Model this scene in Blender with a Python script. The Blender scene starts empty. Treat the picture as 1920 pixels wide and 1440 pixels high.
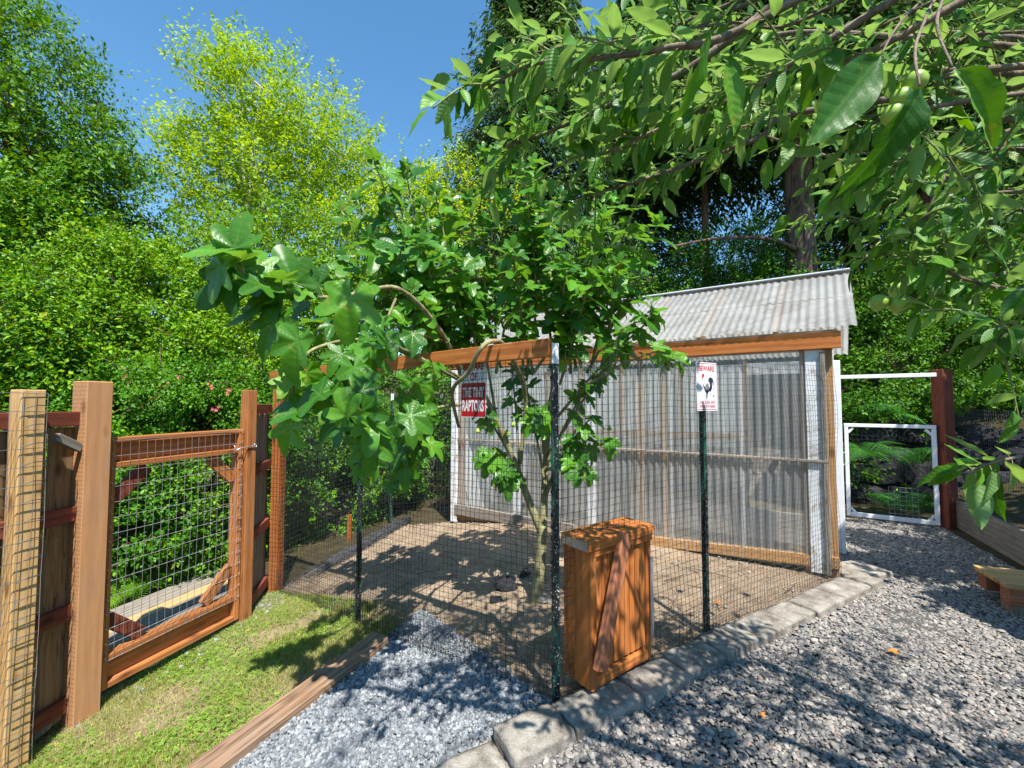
import bpy, bmesh, math, random
import numpy as np
from mathutils import Vector, Matrix, noise as mnoise

rng = np.random.default_rng(7)
random.seed(7)
C = bpy.context.scene.collection
scene = bpy.context.scene

# ------------------------------------------------------------------ camera
ZC = 1.42
FPX = 800.0
PITCH = math.radians(2.5)
cam_d = bpy.data.cameras.new('camera')
cam = bpy.data.objects.new('camera', cam_d)
C.objects.link(cam)
cam.location = (0, 0, ZC)
cam.rotation_euler = (math.radians(90) + PITCH, 0, 0)
cam_d.sensor_width = 36
cam_d.lens = 36 * FPX / 1920
cam_d.clip_start = 0.02
cam_d.clip_end = 400
scene.camera = cam

# ------------------------------------------------------------------ light
SUN_EL = math.radians(60)
SUN_H = Vector((0.35, -0.94, 0)).normalized()       # horizontal direction towards the sun
to_sun = Vector((SUN_H.x * math.cos(SUN_EL), SUN_H.y * math.cos(SUN_EL), math.sin(SUN_EL)))
world = bpy.data.worlds.new('World')
scene.world = world
world.use_nodes = True
wn = world.node_tree.nodes
wl = world.node_tree.links
for n in list(wn):
    wn.remove(n)
wo = wn.new('ShaderNodeOutputWorld')
wb = wn.new('ShaderNodeBackground')
sky = wn.new('ShaderNodeTexSky')
sky.sky_type = 'NISHITA'
sky.sun_disc = False
sky.sun_elevation = SUN_EL
sky.sun_rotation = math.atan2(SUN_H.x, SUN_H.y)
sky.altitude = 300
sky.air_density = 1.0
sky.dust_density = 0.0
sky.ozone_density = 1.6
whs = wn.new('ShaderNodeHueSaturation')
whs.inputs['Hue'].default_value = 0.49
whs.inputs['Saturation'].default_value = 1.2
wl.new(sky.outputs[0], whs.inputs['Color'])
wl.new(whs.outputs[0], wb.inputs[0])
wb.inputs[1].default_value = 0.13
wl.new(wb.outputs[0], wo.inputs[0])
sd = bpy.data.lights.new('sun', 'SUN')
sd.energy = 5.0
sd.angle = math.radians(0.5)
sd.color = (1.0, 0.955, 0.88)
sun = bpy.data.objects.new('sun', sd)
C.objects.link(sun)
sun.rotation_euler = to_sun.to_track_quat('Z', 'Y').to_euler()
sun.location = (-5, -5, 12)
scene.view_settings.view_transform = 'Standard'
scene.view_settings.look = 'None'
scene.view_settings.gamma = 1
scene.view_settings.use_curve_mapping = False
scene.view_settings.exposure = 1.0
scene.cycles.max_bounces = 8
scene.cycles.diffuse_bounces = 4
scene.cycles.glossy_bounces = 3
scene.cycles.transmission_bounces = 6
scene.cycles.transparent_max_bounces = 24
scene.cycles.use_denoising = True

# ------------------------------------------------------------------ measuring helpers
_cp, _sp = math.cos(PITCH), math.sin(PITCH)


def ray(px, py):
    a, b = (px - 960) / FPX, (720 - py) / FPX
    return Vector((a, _cp - b * _sp, _sp + b * _cp))


def at(px, py, Y):
    d = ray(px, py)
    return Vector((0, 0, ZC)) + d * (Y / d.y)


def gp(px, py, z):
    d = ray(px, py)
    return Vector((0, 0, ZC)) + d * ((z - ZC) / d.z)


def on_line(px, A, B):
    k = (px - 960) / FPX
    # (A + t(B-A)).x = k * (A + t(B-A)).y
    dx, dy = B[0] - A[0], B[1] - A[1]
    t = (k * A[1] - A[0]) / (dx - k * dy)
    return Vector((A[0] + t * dx, A[1] + t * dy, 0)), t


def V2(x, y, z=0):
    return Vector((x, y, z))


# main plan points
P0 = V2(0.195, 2.08)
G1 = V2(2.66, 3.52)
G0 = V2(-0.76, 5.76)
L0 = V2(-2.39, 4.40)
B0 = V2(-1.75, 6.25)
TIE_A = V2(-1.55, 1.75)
TIE_B = V2(-0.87, 2.92)


def sstep(a, b, x):
    t = np.clip((x - a) / (b - a), 0, 1)
    return t * t * (3 - 2 * t)


def gz(x, y):
    """height of the ground"""
    x = np.asarray(x, float)
    y = np.asarray(y, float)
    d = 0.2 - x
    soft = np.where(d > 0, d * d / (d + 0.15), 0.0)
    z = -0.2 * np.minimum(soft, 3.6)
    z = z + sstep(7.5, 22, y) * 3.5 * sstep(-6, 4, x)
    z = z + sstep(5.6, 9.5, x) * 1.6 * sstep(1, 4, y)
    z = z + 6.5 * sstep(13, 45, np.hypot(x, y))
    return z


def gzf(x, y):
    return float(gz(x, y))


# ------------------------------------------------------------------ object helpers
def tag(o, label=None, cat=None, group=None, kind=None):
    if label:
        o['label'] = label
    if cat:
        o['category'] = cat
    if group:
        o['group'] = group
    if kind:
        o['kind'] = kind
    return o


def thing(name, label, cat, loc=(0, 0, 0), group=None):
    o = bpy.data.objects.new(name, None)
    C.objects.link(o)
    o.location = loc
    o.empty_display_size = 0.1
    return tag(o, label, cat, group)


def setp(o, parent):
    if parent is not None:
        o.parent = parent
        # parents are never rotated; chain their offsets
        off = Vector((0, 0, 0))
        M = Matrix.Identity(4)
        p = parent
        chain = []
        while p is not None:
            chain.append(p)
            p = p.parent
        W = Matrix.Identity(4)
        for q in reversed(chain):
            W = W @ q.matrix_parent_inverse @ q.matrix_basis
        o.matrix_parent_inverse = W.inverted()


def link(name, me, mat, parent=None, M=None):
    o = bpy.data.objects.new(name, me)
    C.objects.link(o)
    if M is not None:
        o.matrix_basis = M
    if mat is not None and len(me.materials) == 0:
        me.materials.append(mat)
    setp(o, parent)
    return o


class MB:
    """collects triangles/quads, then becomes one mesh object"""

    def __init__(self):
        self.v = []
        self.f = []

    def add(self, verts, faces):
        k = len(self.v)
        self.v.extend([tuple(p) for p in verts])
        self.f.extend([tuple(i + k for i in f) for f in faces])

    def box(self, c, sx, sy, sz, R=None):
        vs = []
        for dx, dy, dz in ((-1, -1, -1), (1, -1, -1), (1, 1, -1), (-1, 1, -1), (-1, -1, 1), (1, -1, 1), (1, 1, 1), (-1, 1, 1)):
            p = Vector((dx * sx / 2, dy * sy / 2, dz * sz / 2))
            if R is not None:
                p = R @ p
            vs.append(Vector(c) + p)
        self.add(vs, [(0, 3, 2, 1), (4, 5, 6, 7), (0, 1, 5, 4), (1, 2, 6, 5), (2, 3, 7, 6), (3, 0, 4, 7)])

    def tube(self, pts, rad, sides=5, cap=True):
        pts = [Vector(p) for p in pts]
        n = len(pts)
        if not hasattr(rad, '__len__'):
            rad = [rad] * n
        k = len(self.v)
        t0 = (pts[1] - pts[0]).normalized()
        ref = Vector((0, 0, 1)) if abs(t0.z) < 0.9 else Vector((1, 0, 0))
        u = t0.cross(ref).normalized()
        for i, p in enumerate(pts):
            t = (pts[min(i + 1, n - 1)] - pts[max(i - 1, 0)]).normalized()
            u = (u - t * u.dot(t)).normalized()
            w = t.cross(u)
            for j in range(sides):
                a = 2 * math.pi * j / sides
                self.v.append(tuple(p + (u * math.cos(a) + w * math.sin(a)) * rad[i]))
        for i in range(n - 1):
            for j in range(sides):
                a, b = k + i * sides + j, k + i * sides + (j + 1) % sides
                self.f.append((a, b, b + sides, a + sides))
        if cap:
            self.f.append(tuple(k + j for j in reversed(range(sides))))
            self.f.append(tuple(k + (n - 1) * sides + j for j in range(sides)))

    def mesh(self, name, smooth=False):
        me = bpy.data.meshes.new(name)
        me.from_pydata(self.v, [], self.f)
        me.update()
        if smooth:
            me.polygons.foreach_set('use_smooth', [True] * len(me.polygons))
        return me

    def build(self, name, mat, parent=None, smooth=False):
        return link(name, self.mesh(name, smooth), mat, parent)


def np_mesh(name, verts, faces, mat=None, smooth=False, uv=None, rnd=None):
    """faces: (n,3) or (n,4) int array"""
    me = bpy.data.meshes.new(name)
    nv, nf, k = len(verts), len(faces), faces.shape[1]
    me.vertices.add(nv)
    me.vertices.foreach_set('co', np.ascontiguousarray(verts, dtype=np.float32).ravel())
    me.loops.add(nf * k)
    me.loops.foreach_set('vertex_index', np.ascontiguousarray(faces, dtype=np.int32).ravel())
    me.polygons.add(nf)
    me.polygons.foreach_set('loop_start', np.arange(0, nf * k, k, dtype=np.int32))
    if smooth:
        me.polygons.foreach_set('use_smooth', np.ones(nf, dtype=bool))
    if uv is not None:
        l = me.uv_layers.new(name='UVMap')
        l.data.foreach_set('uv', np.ascontiguousarray(uv[faces.ravel()], dtype=np.float32).ravel())
    if rnd is not None:
        a = me.attributes.new('rnd', 'FLOAT', 'POINT')
        a.data.foreach_set('value', np.ascontiguousarray(rnd, dtype=np.float32))
    me.update(calc_edges=True)
    me.validate()
    if mat is not None:
        me.materials.append(mat)
    return me


def box_mesh(lx, ly, lz, bev=0.003):
    bm = bmesh.new()
    bmesh.ops.create_cube(bm, size=1.0)
    for v in bm.verts:
        v.co = Vector((v.co.x * lx, v.co.y * ly, v.co.z * lz))
    if bev:
        bmesh.ops.bevel(bm, geom=list(bm.edges), offset=bev, segments=1, affect='EDGES')
    me = bpy.data.meshes.new('board')
    bm.to_mesh(me)
    bm.free()
    return me


def frame_of(d, n):
    """matrix with local x along d, local z close to n"""
    x = Vector(d).normalized()
    z = Vector(n)
    z = (z - x * z.dot(x)).normalized()
    y = z.cross(x)
    return Matrix((x, y, z)).transposed()


def board(name, a, b, w, t, n, mat, parent=None, bev=0.003, twist=0.0):
    """plank from a to b, width w, thickness t measured along n"""
    a, b = Vector(a), Vector(b)
    R = frame_of(b - a, n)
    if twist:
        R = R @ Matrix.Rotation(twist, 3, 'X')
    M = Matrix.Translation((a + b) / 2) @ R.to_4x4()
    return link(name, box_mesh((b - a).length, w, t, bev), mat, parent, M)


# ------------------------------------------------------------------ materials
def newmat(name):
    m = bpy.data.materials.new(name)
    m.use_nodes = True
    nt = m.node_tree
    nt.nodes.clear()
    return m, nt


class N:
    def __init__(self, nt):
        self.nt = nt

    def __call__(self, typ, **kw):
        n = self.nt.nodes.new('ShaderNode' + typ)
        for k, v in kw.items():
            setattr(n, k, v)
        return n

    def l(self, a, b):
        self.nt.links.new(a, b)

    def val(self, sock, v):
        if hasattr(v, 'is_output') or isinstance(v, bpy.types.NodeSocket):
            self.l(v, sock)
        else:
            sock.default_value = v

    def math(self, op, a, b=None, c=None, clamp=False):
        n = self('Math', operation=op)
        n.use_clamp = clamp
        self.val(n.inputs[0], a)
        if b is not None:
            self.val(n.inputs[1], b)
        if c is not None:
            self.val(n.inputs[2], c)
        return n.outputs[0]

    def mix(self, fac, a, b, mode='MIX'):
        n = self('Mix', data_type='RGBA', blend_type=mode)
        self.val(n.inputs[0], fac)
        self.val(n.inputs[6], a)
        self.val(n.inputs[7], b)
        return n.outputs[2]

    def ramp(self, fac, stops):
        n = self('ValToRGB')
        self.val(n.inputs[0], fac)
        e = n.color_ramp.elements
        while len(e) < len(stops):
            e.new(0.5)
        for i, (p, c) in enumerate(stops):
            e[i].position = p
            e[i].color = c if len(c) == 4 else (*c, 1)
        return n.outputs[0]

    def noise(self, vec, scale, detail=4, rough=0.55, dist=0.0):
        n = self('TexNoise')
        if vec is not None:
            self.l(vec, n.inputs['Vector'])
        n.inputs['Scale'].default_value = scale
        n.inputs['Detail'].default_value = detail
        n.inputs['Roughness'].default_value = rough
        n.inputs['Distortion'].default_value = dist
        return n.outputs[0]

    def bump(self, h, strength=0.3, dist=0.01):
        n = self('Bump')
        n.inputs['Strength'].default_value = strength
        n.inputs['Distance'].default_value = dist
        self.val(n.inputs['Height'], h)
        return n.outputs[0]

    def pbr(self, col, rough=0.7, normal=None, spec=0.3, metal=0.0):
        p = self('BsdfPrincipled')
        self.val(p.inputs['Base Color'], col if not isinstance(col, tuple) else (*col[:3], 1))
        self.val(p.inputs['Roughness'], rough)
        self.val(p.inputs['Specular IOR Level'], spec)
        self.val(p.inputs['Metallic'], metal)
        if normal is not None:
            self.l(normal, p.inputs['Normal'])
        return p.outputs[0]

    def out(self, s):
        o = self('OutputMaterial')
        self.l(s, o.inputs[0])

    def mapping(self, vec, scale, loc=None):
        n = self('Mapping')
        self.l(vec, n.inputs[0])
        n.inputs['Scale'].default_value = scale
        if loc is not None:
            self.val(n.inputs['Location'], loc)
        return n.outputs[0]


def c3(r, g, b):
    return (r, g, b, 1)


def wood(name, base, dark, light, grey=0.0, knots=True, rough=0.75, incise=False, bumps=0.5):
    m, nt = newmat(name)
    g = N(nt)
    tc = g('TexCoord')
    oi = g('ObjectInfo')
    off = g('CombineXYZ')
    g.l(g.math('MULTIPLY', oi.outputs['Random'], 37.0), off.inputs[0])
    g.l(g.math('MULTIPLY', oi.outputs['Random'], 11.0), off.inputs[1])
    g.l(g.math('MULTIPLY', oi.outputs['Random'], 23.0), off.inputs[2])
    add = g('VectorMath', operation='ADD')
    g.l(tc.outputs['Object'], add.inputs[0])
    g.l(off.outputs[0], add.inputs[1])
    v = add.outputs[0]
    vg = g.mapping(v, (1.2, 16, 16))
    fine = g.mapping(v, (5, 62, 62))
    n1 = g.noise(vg, 1.6, 5, 0.6, 1.2)
    n2 = g.noise(fine, 1.0, 4, 0.65, 0.3)
    ringin = g.mapping(v, (0.9, 9, 9))
    wv = g('TexWave', wave_type='RINGS')
    g.l(ringin, wv.inputs[0])
    wv.inputs['Scale'].default_value = 1.6
    wv.inputs['Distortion'].default_value = 5.0
    wv.inputs['Detail'].default_value = 3
    wv.inputs['Detail Scale'].default_value = 0.8
    t = g.math('ADD', g.math('MULTIPLY', n1, 0.42), g.math('MULTIPLY', n2, 0.46))
    t = g.math('ADD', t, g.math('MULTIPLY', wv.outputs['Fac'], 0.14))
    blot = g.noise(g.mapping(v, (5, 14, 14)), 1.0, 5, 0.6, 0.4)
    t = g.math('ADD', g.math('MULTIPLY', t, 0.78), g.math('MULTIPLY', blot, 0.24))
    col = g.ramp(t, [(0.30, dark), (0.52, base), (0.74, light)])
    h = t
    if knots:
        vo = g('TexVoronoi', feature='F1')
        g.l(g.mapping(v, (3.2, 7, 7)), vo.inputs['Vector'])
        vo.inputs['Scale'].default_value = 1.0
        kf = g.math('LESS_THAN', vo.outputs['Distance'], 0.13)
        ks = g.ramp(g.math('ADD', vo.outputs['Distance'], g.math('MULTIPLY', n1, 0.12)), [(0.12, (1, 1, 1)), (0.27, (0, 0, 0))])
        col = g.mix(g.math('MULTIPLY', ks, 0.8), col, c3(dark[0] * 0.45, dark[1] * 0.4, dark[2] * 0.4))
    # weathering
    w1 = g.noise(g.mapping(v, (2, 5, 5)), 1.5, 5, 0.7, 0.5)
    wm = g.ramp(w1, [(0.52 - grey * 0.35, (0, 0, 0)), (0.78 - grey * 0.2, (1, 1, 1))])
    col = g.mix(g.math('MULTIPLY', wm, 0.14 + grey * 0.7), col, c3(0.22, 0.19, 0.16))
    hu = g('HueSaturation')
    g.l(col, hu.inputs['Color'])
    g.l(g.math('ADD', g.math('MULTIPLY', oi.outputs['Random'], 0.35), 0.82), hu.inputs['Value'])
    col = hu.outputs[0]
    if grey > 0.15:
        ck = g.noise(g.mapping(v, (1.3, 34, 34)), 1.0, 3, 0.5, 0.4)
        cm = g.ramp(g.math('ABSOLUTE', g.math('SUBTRACT', ck, 0.5)), [(0.006, (1, 1, 1)), (0.022, (0, 0, 0))])
        col = g.mix(g.math('MULTIPLY', cm, 0.65), col, c3(dark[0] * .35, dark[1] * .35, dark[2] * .35))
        h = g.math('SUBTRACT', h, g.math('MULTIPLY', cm, 0.8))
    if incise:
        vo2 = g('TexVoronoi', feature='F1')
        vo2.inputs['Randomness'].default_value = 0.25
        g.l(g.mapping(v, (38, 78, 78)), vo2.inputs['Vector'])
        vo2.inputs['Scale'].default_value = 1.0
        s = g.ramp(vo2.outputs['Distance'], [(0.16, (0, 0, 0)), (0.34, (1, 1, 1))])
        col = g.mix(g.math('MULTIPLY', g.math('SUBTRACT', 1.0, s), 0.6), col, c3(dark[0] * .5, dark[1] * .5, dark[2] * .5))
        h = g.math('ADD', h, g.math('MULTIPLY', s, 0.3))
    g.out(g.pbr(col, rough, g.bump(h, bumps, 0.004), 0.25))
    return m


M_orange = wood('stained_orange_wood', (0.42, 0.135, 0.030), (0.23, 0.06, 0.014), (0.54, 0.21, 0.06), 0.0)
M_gatewood = wood('gate_orange_wood', (0.38, 0.14, 0.04), (0.17, 0.055, 0.018), (0.5, 0.21, 0.07), 0.1)
M_post = wood('treated_brown_post', (0.36, 0.18, 0.08), (0.30, 0.145, 0.062), (0.42, 0.235, 0.115), 0.12, True, 0.9, True)
M_yellow = wood('treated_yellow_post', (0.44, 0.27, 0.11), (0.3, 0.17, 0.06), (0.52, 0.36, 0.18), 0.1)
M_grey = wood('weathered_grey_wood', (0.22, 0.19, 0.15), (0.12, 0.10, 0.08), (0.34, 0.31, 0.27), 0.6)
M_red = wood('red_stained_wood', (0.16, 0.04, 0.022), (0.07, 0.018, 0.012), (0.24, 0.075, 0.045))
M_plank = wood('dark_fence_plank', (0.27, 0.155, 0.07), (0.07, 0.04, 0.02), (0.30, 0.21, 0.12), 0.3)
M_tie = wood('sunbleached_timber', (0.30, 0.175, 0.10), (0.13, 0.07, 0.04), (0.44, 0.30, 0.19), 0.45, True, 0.9)
M_bed = wood('raised_bed_board', (0.24, 0.205, 0.165), (0.13, 0.105, 0.085), (0.34, 0.31, 0.26), 0.55)
M_frame = wood('greenhouse_frame_wood', (0.40, 0.22, 0.09), (0.24, 0.11, 0.04), (0.5, 0.31, 0.15), 0.05)
M_benchred = wood('redbrown_bench_wood', (0.36, 0.13, 0.06), (0.19, 0.06, 0.03), (0.45, 0.20, 0.11))


def plain(name, col, rough=0.6, metal=0.0, noise_scale=20, var=0.15, bump=0.1, spec=0.4):
    m, nt = newmat(name)
    g = N(nt)
    tc = g('TexCoord')
    n1 = g.noise(tc.outputs['Object'], noise_scale, 5, 0.6)
    c = g.ramp(n1, [(0.3, tuple(x * (1 - var) for x in col)), (0.7, tuple(min(1, x * (1 + var)) for x in col))])
    g.out(g.pbr(c, rough, g.bump(n1, bump, 0.003), spec, metal))
    return m


def dirty_white(name, col=(0.72, 0.73, 0.74)):
    m, nt = newmat(name)
    g = N(nt)
    tc = g('TexCoord')
    n1 = g.noise(g.mapping(tc.outputs['Object'], (3, 3, 0.8)), 3.0, 6, 0.65, 0.6)
    c = g.ramp(n1, [(0.36, (0.42, 0.36, 0.28)), (0.5, col), (0.8, tuple(min(1, x * 1.08) for x in col))])
    g.out(g.pbr(c, 0.55, g.bump(n1, 0.15, 0.003), 0.35))
    return m


M_white = dirty_white('white_paint')
M_whiteclean = plain('white_gate_paint', (0.74, 0.76, 0.80), 0.45, 0, 8, 0.06)
M_wire = plain('black_coated_wire', (0.03, 0.032, 0.034), 0.5)
M_galv = plain('galvanised_wire', (0.30, 0.30, 0.30), 0.45, 0.6)
M_steel = plain('galvanised_steel', (0.62, 0.63, 0.65), 0.35, 0.8, 25, 0.2)
M_black = plain('black_paint', (0.018, 0.018, 0.02), 0.4)
M_net = plain('black_netting', (0.05, 0.052, 0.058), 0.7)


def tpost_mat():
    m, nt = newmat('green_enamel_post')
    g = N(nt)
    tc = g('TexCoord')
    n1 = g.noise(g.mapping(tc.outputs['Object'], (18, 18, 5)), 1.0, 3, 0.6)
    c = g.ramp(n1, [(0.50, (0.010, 0.012, 0.012)), (0.56, (0.010, 0.07, 0.045)), (0.68, (0.025, 0.15, 0.10))])
    n2 = g.noise(tc.outputs['Object'], 130, 2, 0.5)
    fl = g.ramp(n2, [(0.64, (0, 0, 0)), (0.68, (1, 1, 1))])
    c = g.mix(fl, c, c3(0.5, 0.52, 0.5))
    g.out(g.pbr(c, 0.4, g.bump(n1, 0.2, 0.002), 0.5))
    return m


M_tpost = tpost_mat()


def ground_mat(name, cols, scale, rough=0.95, bumps=0.6, fine=120):
    m, nt = newmat(name)
    g = N(nt)
    tc = g('TexCoord')
    o = tc.outputs['Object']
    n1 = g.noise(o, scale, 6, 0.65, 0.3)
    n2 = g.noise(o, fine, 5, 0.7)
    n3 = g.noise(o, fine * 4, 3, 0.7)
    t = g.math('ADD', g.math('MULTIPLY', n1, 0.5), g.math('MULTIPLY', n2, 0.5))
    c = g.ramp(t, [(0.34, cols[0]), (0.5, cols[1]), (0.66, cols[2])])
    h = g.math('ADD', g.math('MULTIPLY', n2, 0.7), g.math('MULTIPLY', n3, 0.4))
    g.out(g.pbr(c, rough, g.bump(h, bumps, 0.02), 0.15))
    return m


M_dirt = ground_mat('dry_run_soil', [(0.13, 0.092, 0.06), (0.31, 0.228, 0.155), (0.44, 0.34, 0.24)], 5)
M_lawnsoil = ground_mat('lawn_soil', [(0.13, 0.11, 0.05), (0.28, 0.22, 0.12), (0.42, 0.34, 0.22)], 6)
M_gravelbase = ground_mat('gravel_bed', [(0.05, 0.05, 0.05), (0.10, 0.095, 0.09), (0.16, 0.15, 0.14)], 20)
M_bluebase = ground_mat('blue_gravel_bed', [(0.08, 0.09, 0.10), (0.15, 0.165, 0.18), (0.22, 0.24, 0.26)], 20)
M_forest = ground_mat('forest_floor', [(0.03, 0.026, 0.014), (0.075, 0.06, 0.03), (0.13, 0.11, 0.05)], 3)
M_rock = ground_mat('dark_basalt', [(0.012, 0.012, 0.014), (0.03, 0.03, 0.034), (0.075, 0.075, 0.08)], 4, 0.8, 0.7, 25)
M_paleRock = ground_mat('pale_fieldstone', [(0.16, 0.15, 0.14), (0.28, 0.27, 0.24), (0.42, 0.40, 0.36)], 6, 0.85, 0.7, 40)


def concrete_mat():
    m, nt = newmat('weathered_kerb_concrete')
    g = N(nt)
    tc = g('TexCoord')
    geo = g('NewGeometry')
    o = geo.outputs['Position']
    n1 = g.noise(o, 9, 6, 0.7, 0.3)
    n2 = g.noise(o, 160, 4, 0.7)
    t = g.math('ADD', g.math('MULTIPLY', n1, 0.65), g.math('MULTIPLY', n2, 0.35))
    c = g.ramp(t, [(0.36, (0.10, 0.085, 0.065)), (0.5, (0.26, 0.235, 0.20)), (0.64, (0.42, 0.395, 0.345))])
    g.out(g.pbr(c, 0.95, g.bump(g.math('ADD', n2, g.math('MULTIPLY', n1, 2)), 0.6, 0.01), 0.15))
    return m


M_kerb = concrete_mat()


def pebble_mat(name, stops, rough=0.6):
    m, nt = newmat(name)
    g = N(nt)
    oi = g('ObjectInfo')
    c = g.ramp(oi.outputs['Random'], stops)
    c_node = c.node
    c_node.color_ramp.interpolation = 'LINEAR'
    tc = g('TexCoord')
    n1 = g.noise(tc.outputs['Object'], 3.0, 5, 0.65)
    c = g.mix(0.35, c, g.ramp(n1, [(0.3, (0.05, 0.05, 0.05)), (0.7, (0.5, 0.48, 0.46))]))
    g.out(g.pbr(c, rough, g.bump(n1, 0.3, 0.1), 0.35))
    return m


M_pebble = pebble_mat('river_pebble', [(0.0, (0.05, 0.05, 0.052)), (0.2, (0.10, 0.095, 0.093)), (0.4, (0.165, 0.152, 0.138)),
                                       (0.6, (0.235, 0.21, 0.18)), (0.8, (0.32, 0.275, 0.22)), (0.93, (0.40, 0.37, 0.33)), (1.0, (0.28, 0.15, 0.09))])
M_chip = pebble_mat('blue_grey_chipping', [(0.0, (0.07, 0.09, 0.11)), (0.4, (0.17, 0.205, 0.24)), (0.75, (0.27, 0.31, 0.345)), (1.0, (0.45, 0.47, 0.48))], 0.8)


def poly_mat(name, transp, tint=(0.9, 0.93, 0.95), dirt=0.5, trl=0.5, vertical=True, gloss=1.0, dirtcol=(0.52, 0.47, 0.39)):
    m, nt = newmat(name)
    g = N(nt)
    tc = g('TexCoord')
    v = tc.outputs['Object']
    st = g.noise(g.mapping(v, (22, 22, 0.7) if vertical else (1.0, 22, 1.0)), 1.0, 5, 0.65, 0.2)
    bl = g.noise(v, 2.5, 5, 0.65, 0.3)
    d = g.math('MULTIPLY', st, bl)
    dm = g.ramp(d, [(0.25, (0, 0, 0)), (0.48, (1, 1, 1))] if vertical else [(0.18, (0, 0, 0)), (0.42, (1, 1, 1))])
    if vertical:
        sz = g('SeparateXYZ')
        g.l(v, sz.inputs[0])
        low = g.math('SUBTRACT', 0.62, g.math('ADD', sz.outputs[2], g.math('MULTIPLY', st, 0.8)))
        dm = g.math('MAXIMUM', dm, g.math('MULTIPLY', low, 1.6, clamp=True))
    dif = g('BsdfDiffuse')
    g.l(g.mix(dm, c3(*tint), c3(*dirtcol)), dif.inputs[0])
    tr = g('BsdfTranslucent')
    g.l(g.mix(dm, c3(*tint), c3(*dirtcol)), tr.inputs[0])
    mx = g('MixShader')
    mx.inputs[0].default_value = trl
    g.l(dif.outputs[0], mx.inputs[1])
    g.l(tr.outputs[0], mx.inputs[2])
    tp = g('BsdfTransparent')
    tp.inputs[0].default_value = (0.93, 0.95, 0.96, 1)
    mt = g('MixShader')
    g.l(g.math('SUBTRACT', transp, g.math('MULTIPLY', dm, dirt * transp), clamp=True), mt.inputs[0])
    g.l(mx.outputs[0], mt.inputs[1])
    g.l(tp.outputs[0], mt.inputs[2])
    gl = g('BsdfGlossy')
    gl.inputs['Roughness'].default_value = 0.18 if gloss > 0.5 else 0.4
    fr = g('Fresnel')
    fr.inputs[0].default_value = 1.5
    mf = g('MixShader')
    g.l(g.math('MULTIPLY', fr.outputs[0], gloss), mf.inputs[0])
    g.l(mt.outputs[0], mf.inputs[1])
    g.l(gl.outputs[0], mf.inputs[2])
    g.out(mf.outputs[0])
    return m


M_wallsheet = poly_mat('clear_corrugated_plastic', 0.70, (0.88, 0.91, 0.93), 0.25, 0.5, True, 0.6, (0.66, 0.60, 0.50))
M_roofsheet = poly_mat('milky_corrugated_plastic', 0.28, (0.64, 0.64, 0.61), 0.8, 0.62, False, 0.2, (0.30, 0.28, 0.235))
M_backsheet = poly_mat('white_corrugated_plastic', 0.04, (0.93, 0.95, 0.98), 0.08, 0.35, True, 0.3)


def leaf_mat(name, lo, hi, back=None, trans=0.28, rough=0.45, veins=0, spec=0.22, veincol=(0.16, 0.28, 0.07)):
    m, nt = newmat(name)
    g = N(nt)
    oi = g('ObjectInfo')
    at_ = g('Attribute')
    at_.attribute_name = 'rnd'
    r = g.math('FRACT', g.math('ADD', g.math('MULTIPLY', oi.outputs['Random'], 1.0), at_.outputs['Fac']))
    col = g.ramp(r, [(0.0, lo), (0.60, tuple(a * 0.55 + b * 0.45 for a, b in zip(lo, hi))), (0.97, hi), (0.985, (hi[0] * 1.3, hi[1] * 0.95, hi[2])), (1.0, (hi[0] * 1.5, hi[1] * 0.8, hi[2] * 1.2))])
    normal = None
    if veins:
        uv = g('UVMap')
        sp = g('SeparateXYZ')
        g.l(uv.outputs[0], sp.inputs[0])
        av = g.math('ABSOLUTE', g.math('SUBTRACT', sp.outputs[1], 0.5))
        mid = g.ramp(av, [(0.012, (1, 1, 1)), (0.03, (0, 0, 0))])
        ph = g.math('SUBTRACT', g.math('MULTIPLY', sp.outputs[0], veins), g.math('MULTIPLY', av, veins * 0.55))
        tri = g.math('PINGPONG', ph, 0.5)
        side = g.ramp(tri, [(0.03, (1, 1, 1)), (0.12, (0, 0, 0))])
        vm = g.math('MAXIMUM', mid, g.math('MULTIPLY', side, 0.55))
        tc = g('TexCoord')
        mott = g.noise(tc.outputs['Object'], 40, 4, 0.6)
        col = g.mix(g.math('MULTIPLY', g.math('SUBTRACT', mott, 0.4), 0.5, clamp=True), col, c3(*hi))
        col = g.mix(g.math('MULTIPLY', vm, 0.30), col, c3(*veincol))
        spot = g.noise(tc.outputs['Object'], 7, 3, 0.6)
        sm_ = g.ramp(g.math('ADD', spot, g.math('MULTIPLY', r, 0.10)), [(0.70, (0, 0, 0)), (0.76, (1, 1, 1))])
        col = g.mix(g.math('MULTIPLY', sm_, 0.7), col, c3(0.30, 0.26, 0.04))
        hgt = g.math('ADD', g.math('MULTIPLY', tri, 0.9), g.math('MULTIPLY', mott, 0.4))
        normal = g.bump(hgt, 0.22, 0.006)
    if back is not None:
        geo = g('NewGeometry')
        col = g.mix(g.math('MULTIPLY', geo.outputs['Backfacing'], 0.8), col, c3(*back))
    p = g('BsdfPrincipled')
    g.l(col, p.inputs['Base Color'])
    p.inputs['Roughness'].default_value = rough
    p.inputs['Specular IOR Level'].default_value = spec
    if normal is not None:
        g.l(normal, p.inputs['Normal'])
    t = g('BsdfTranslucent')
    hs = g('HueSaturation')
    g.l(col, hs.inputs['Color'])
    hs.inputs['Hue'].default_value = 0.478
    hs.inputs['Saturation'].default_value = 1.15
    hs.inputs['Value'].default_value = 1.7
    g.l(hs.outputs[0], t.inputs[0])
    mx = g('MixShader')
    mx.inputs[0].default_value = trans
    g.l(p.outputs[0], mx.inputs[1])
    g.l(t.outputs[0], mx.inputs[2])
    g.out(mx.outputs[0])
    return m


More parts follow.
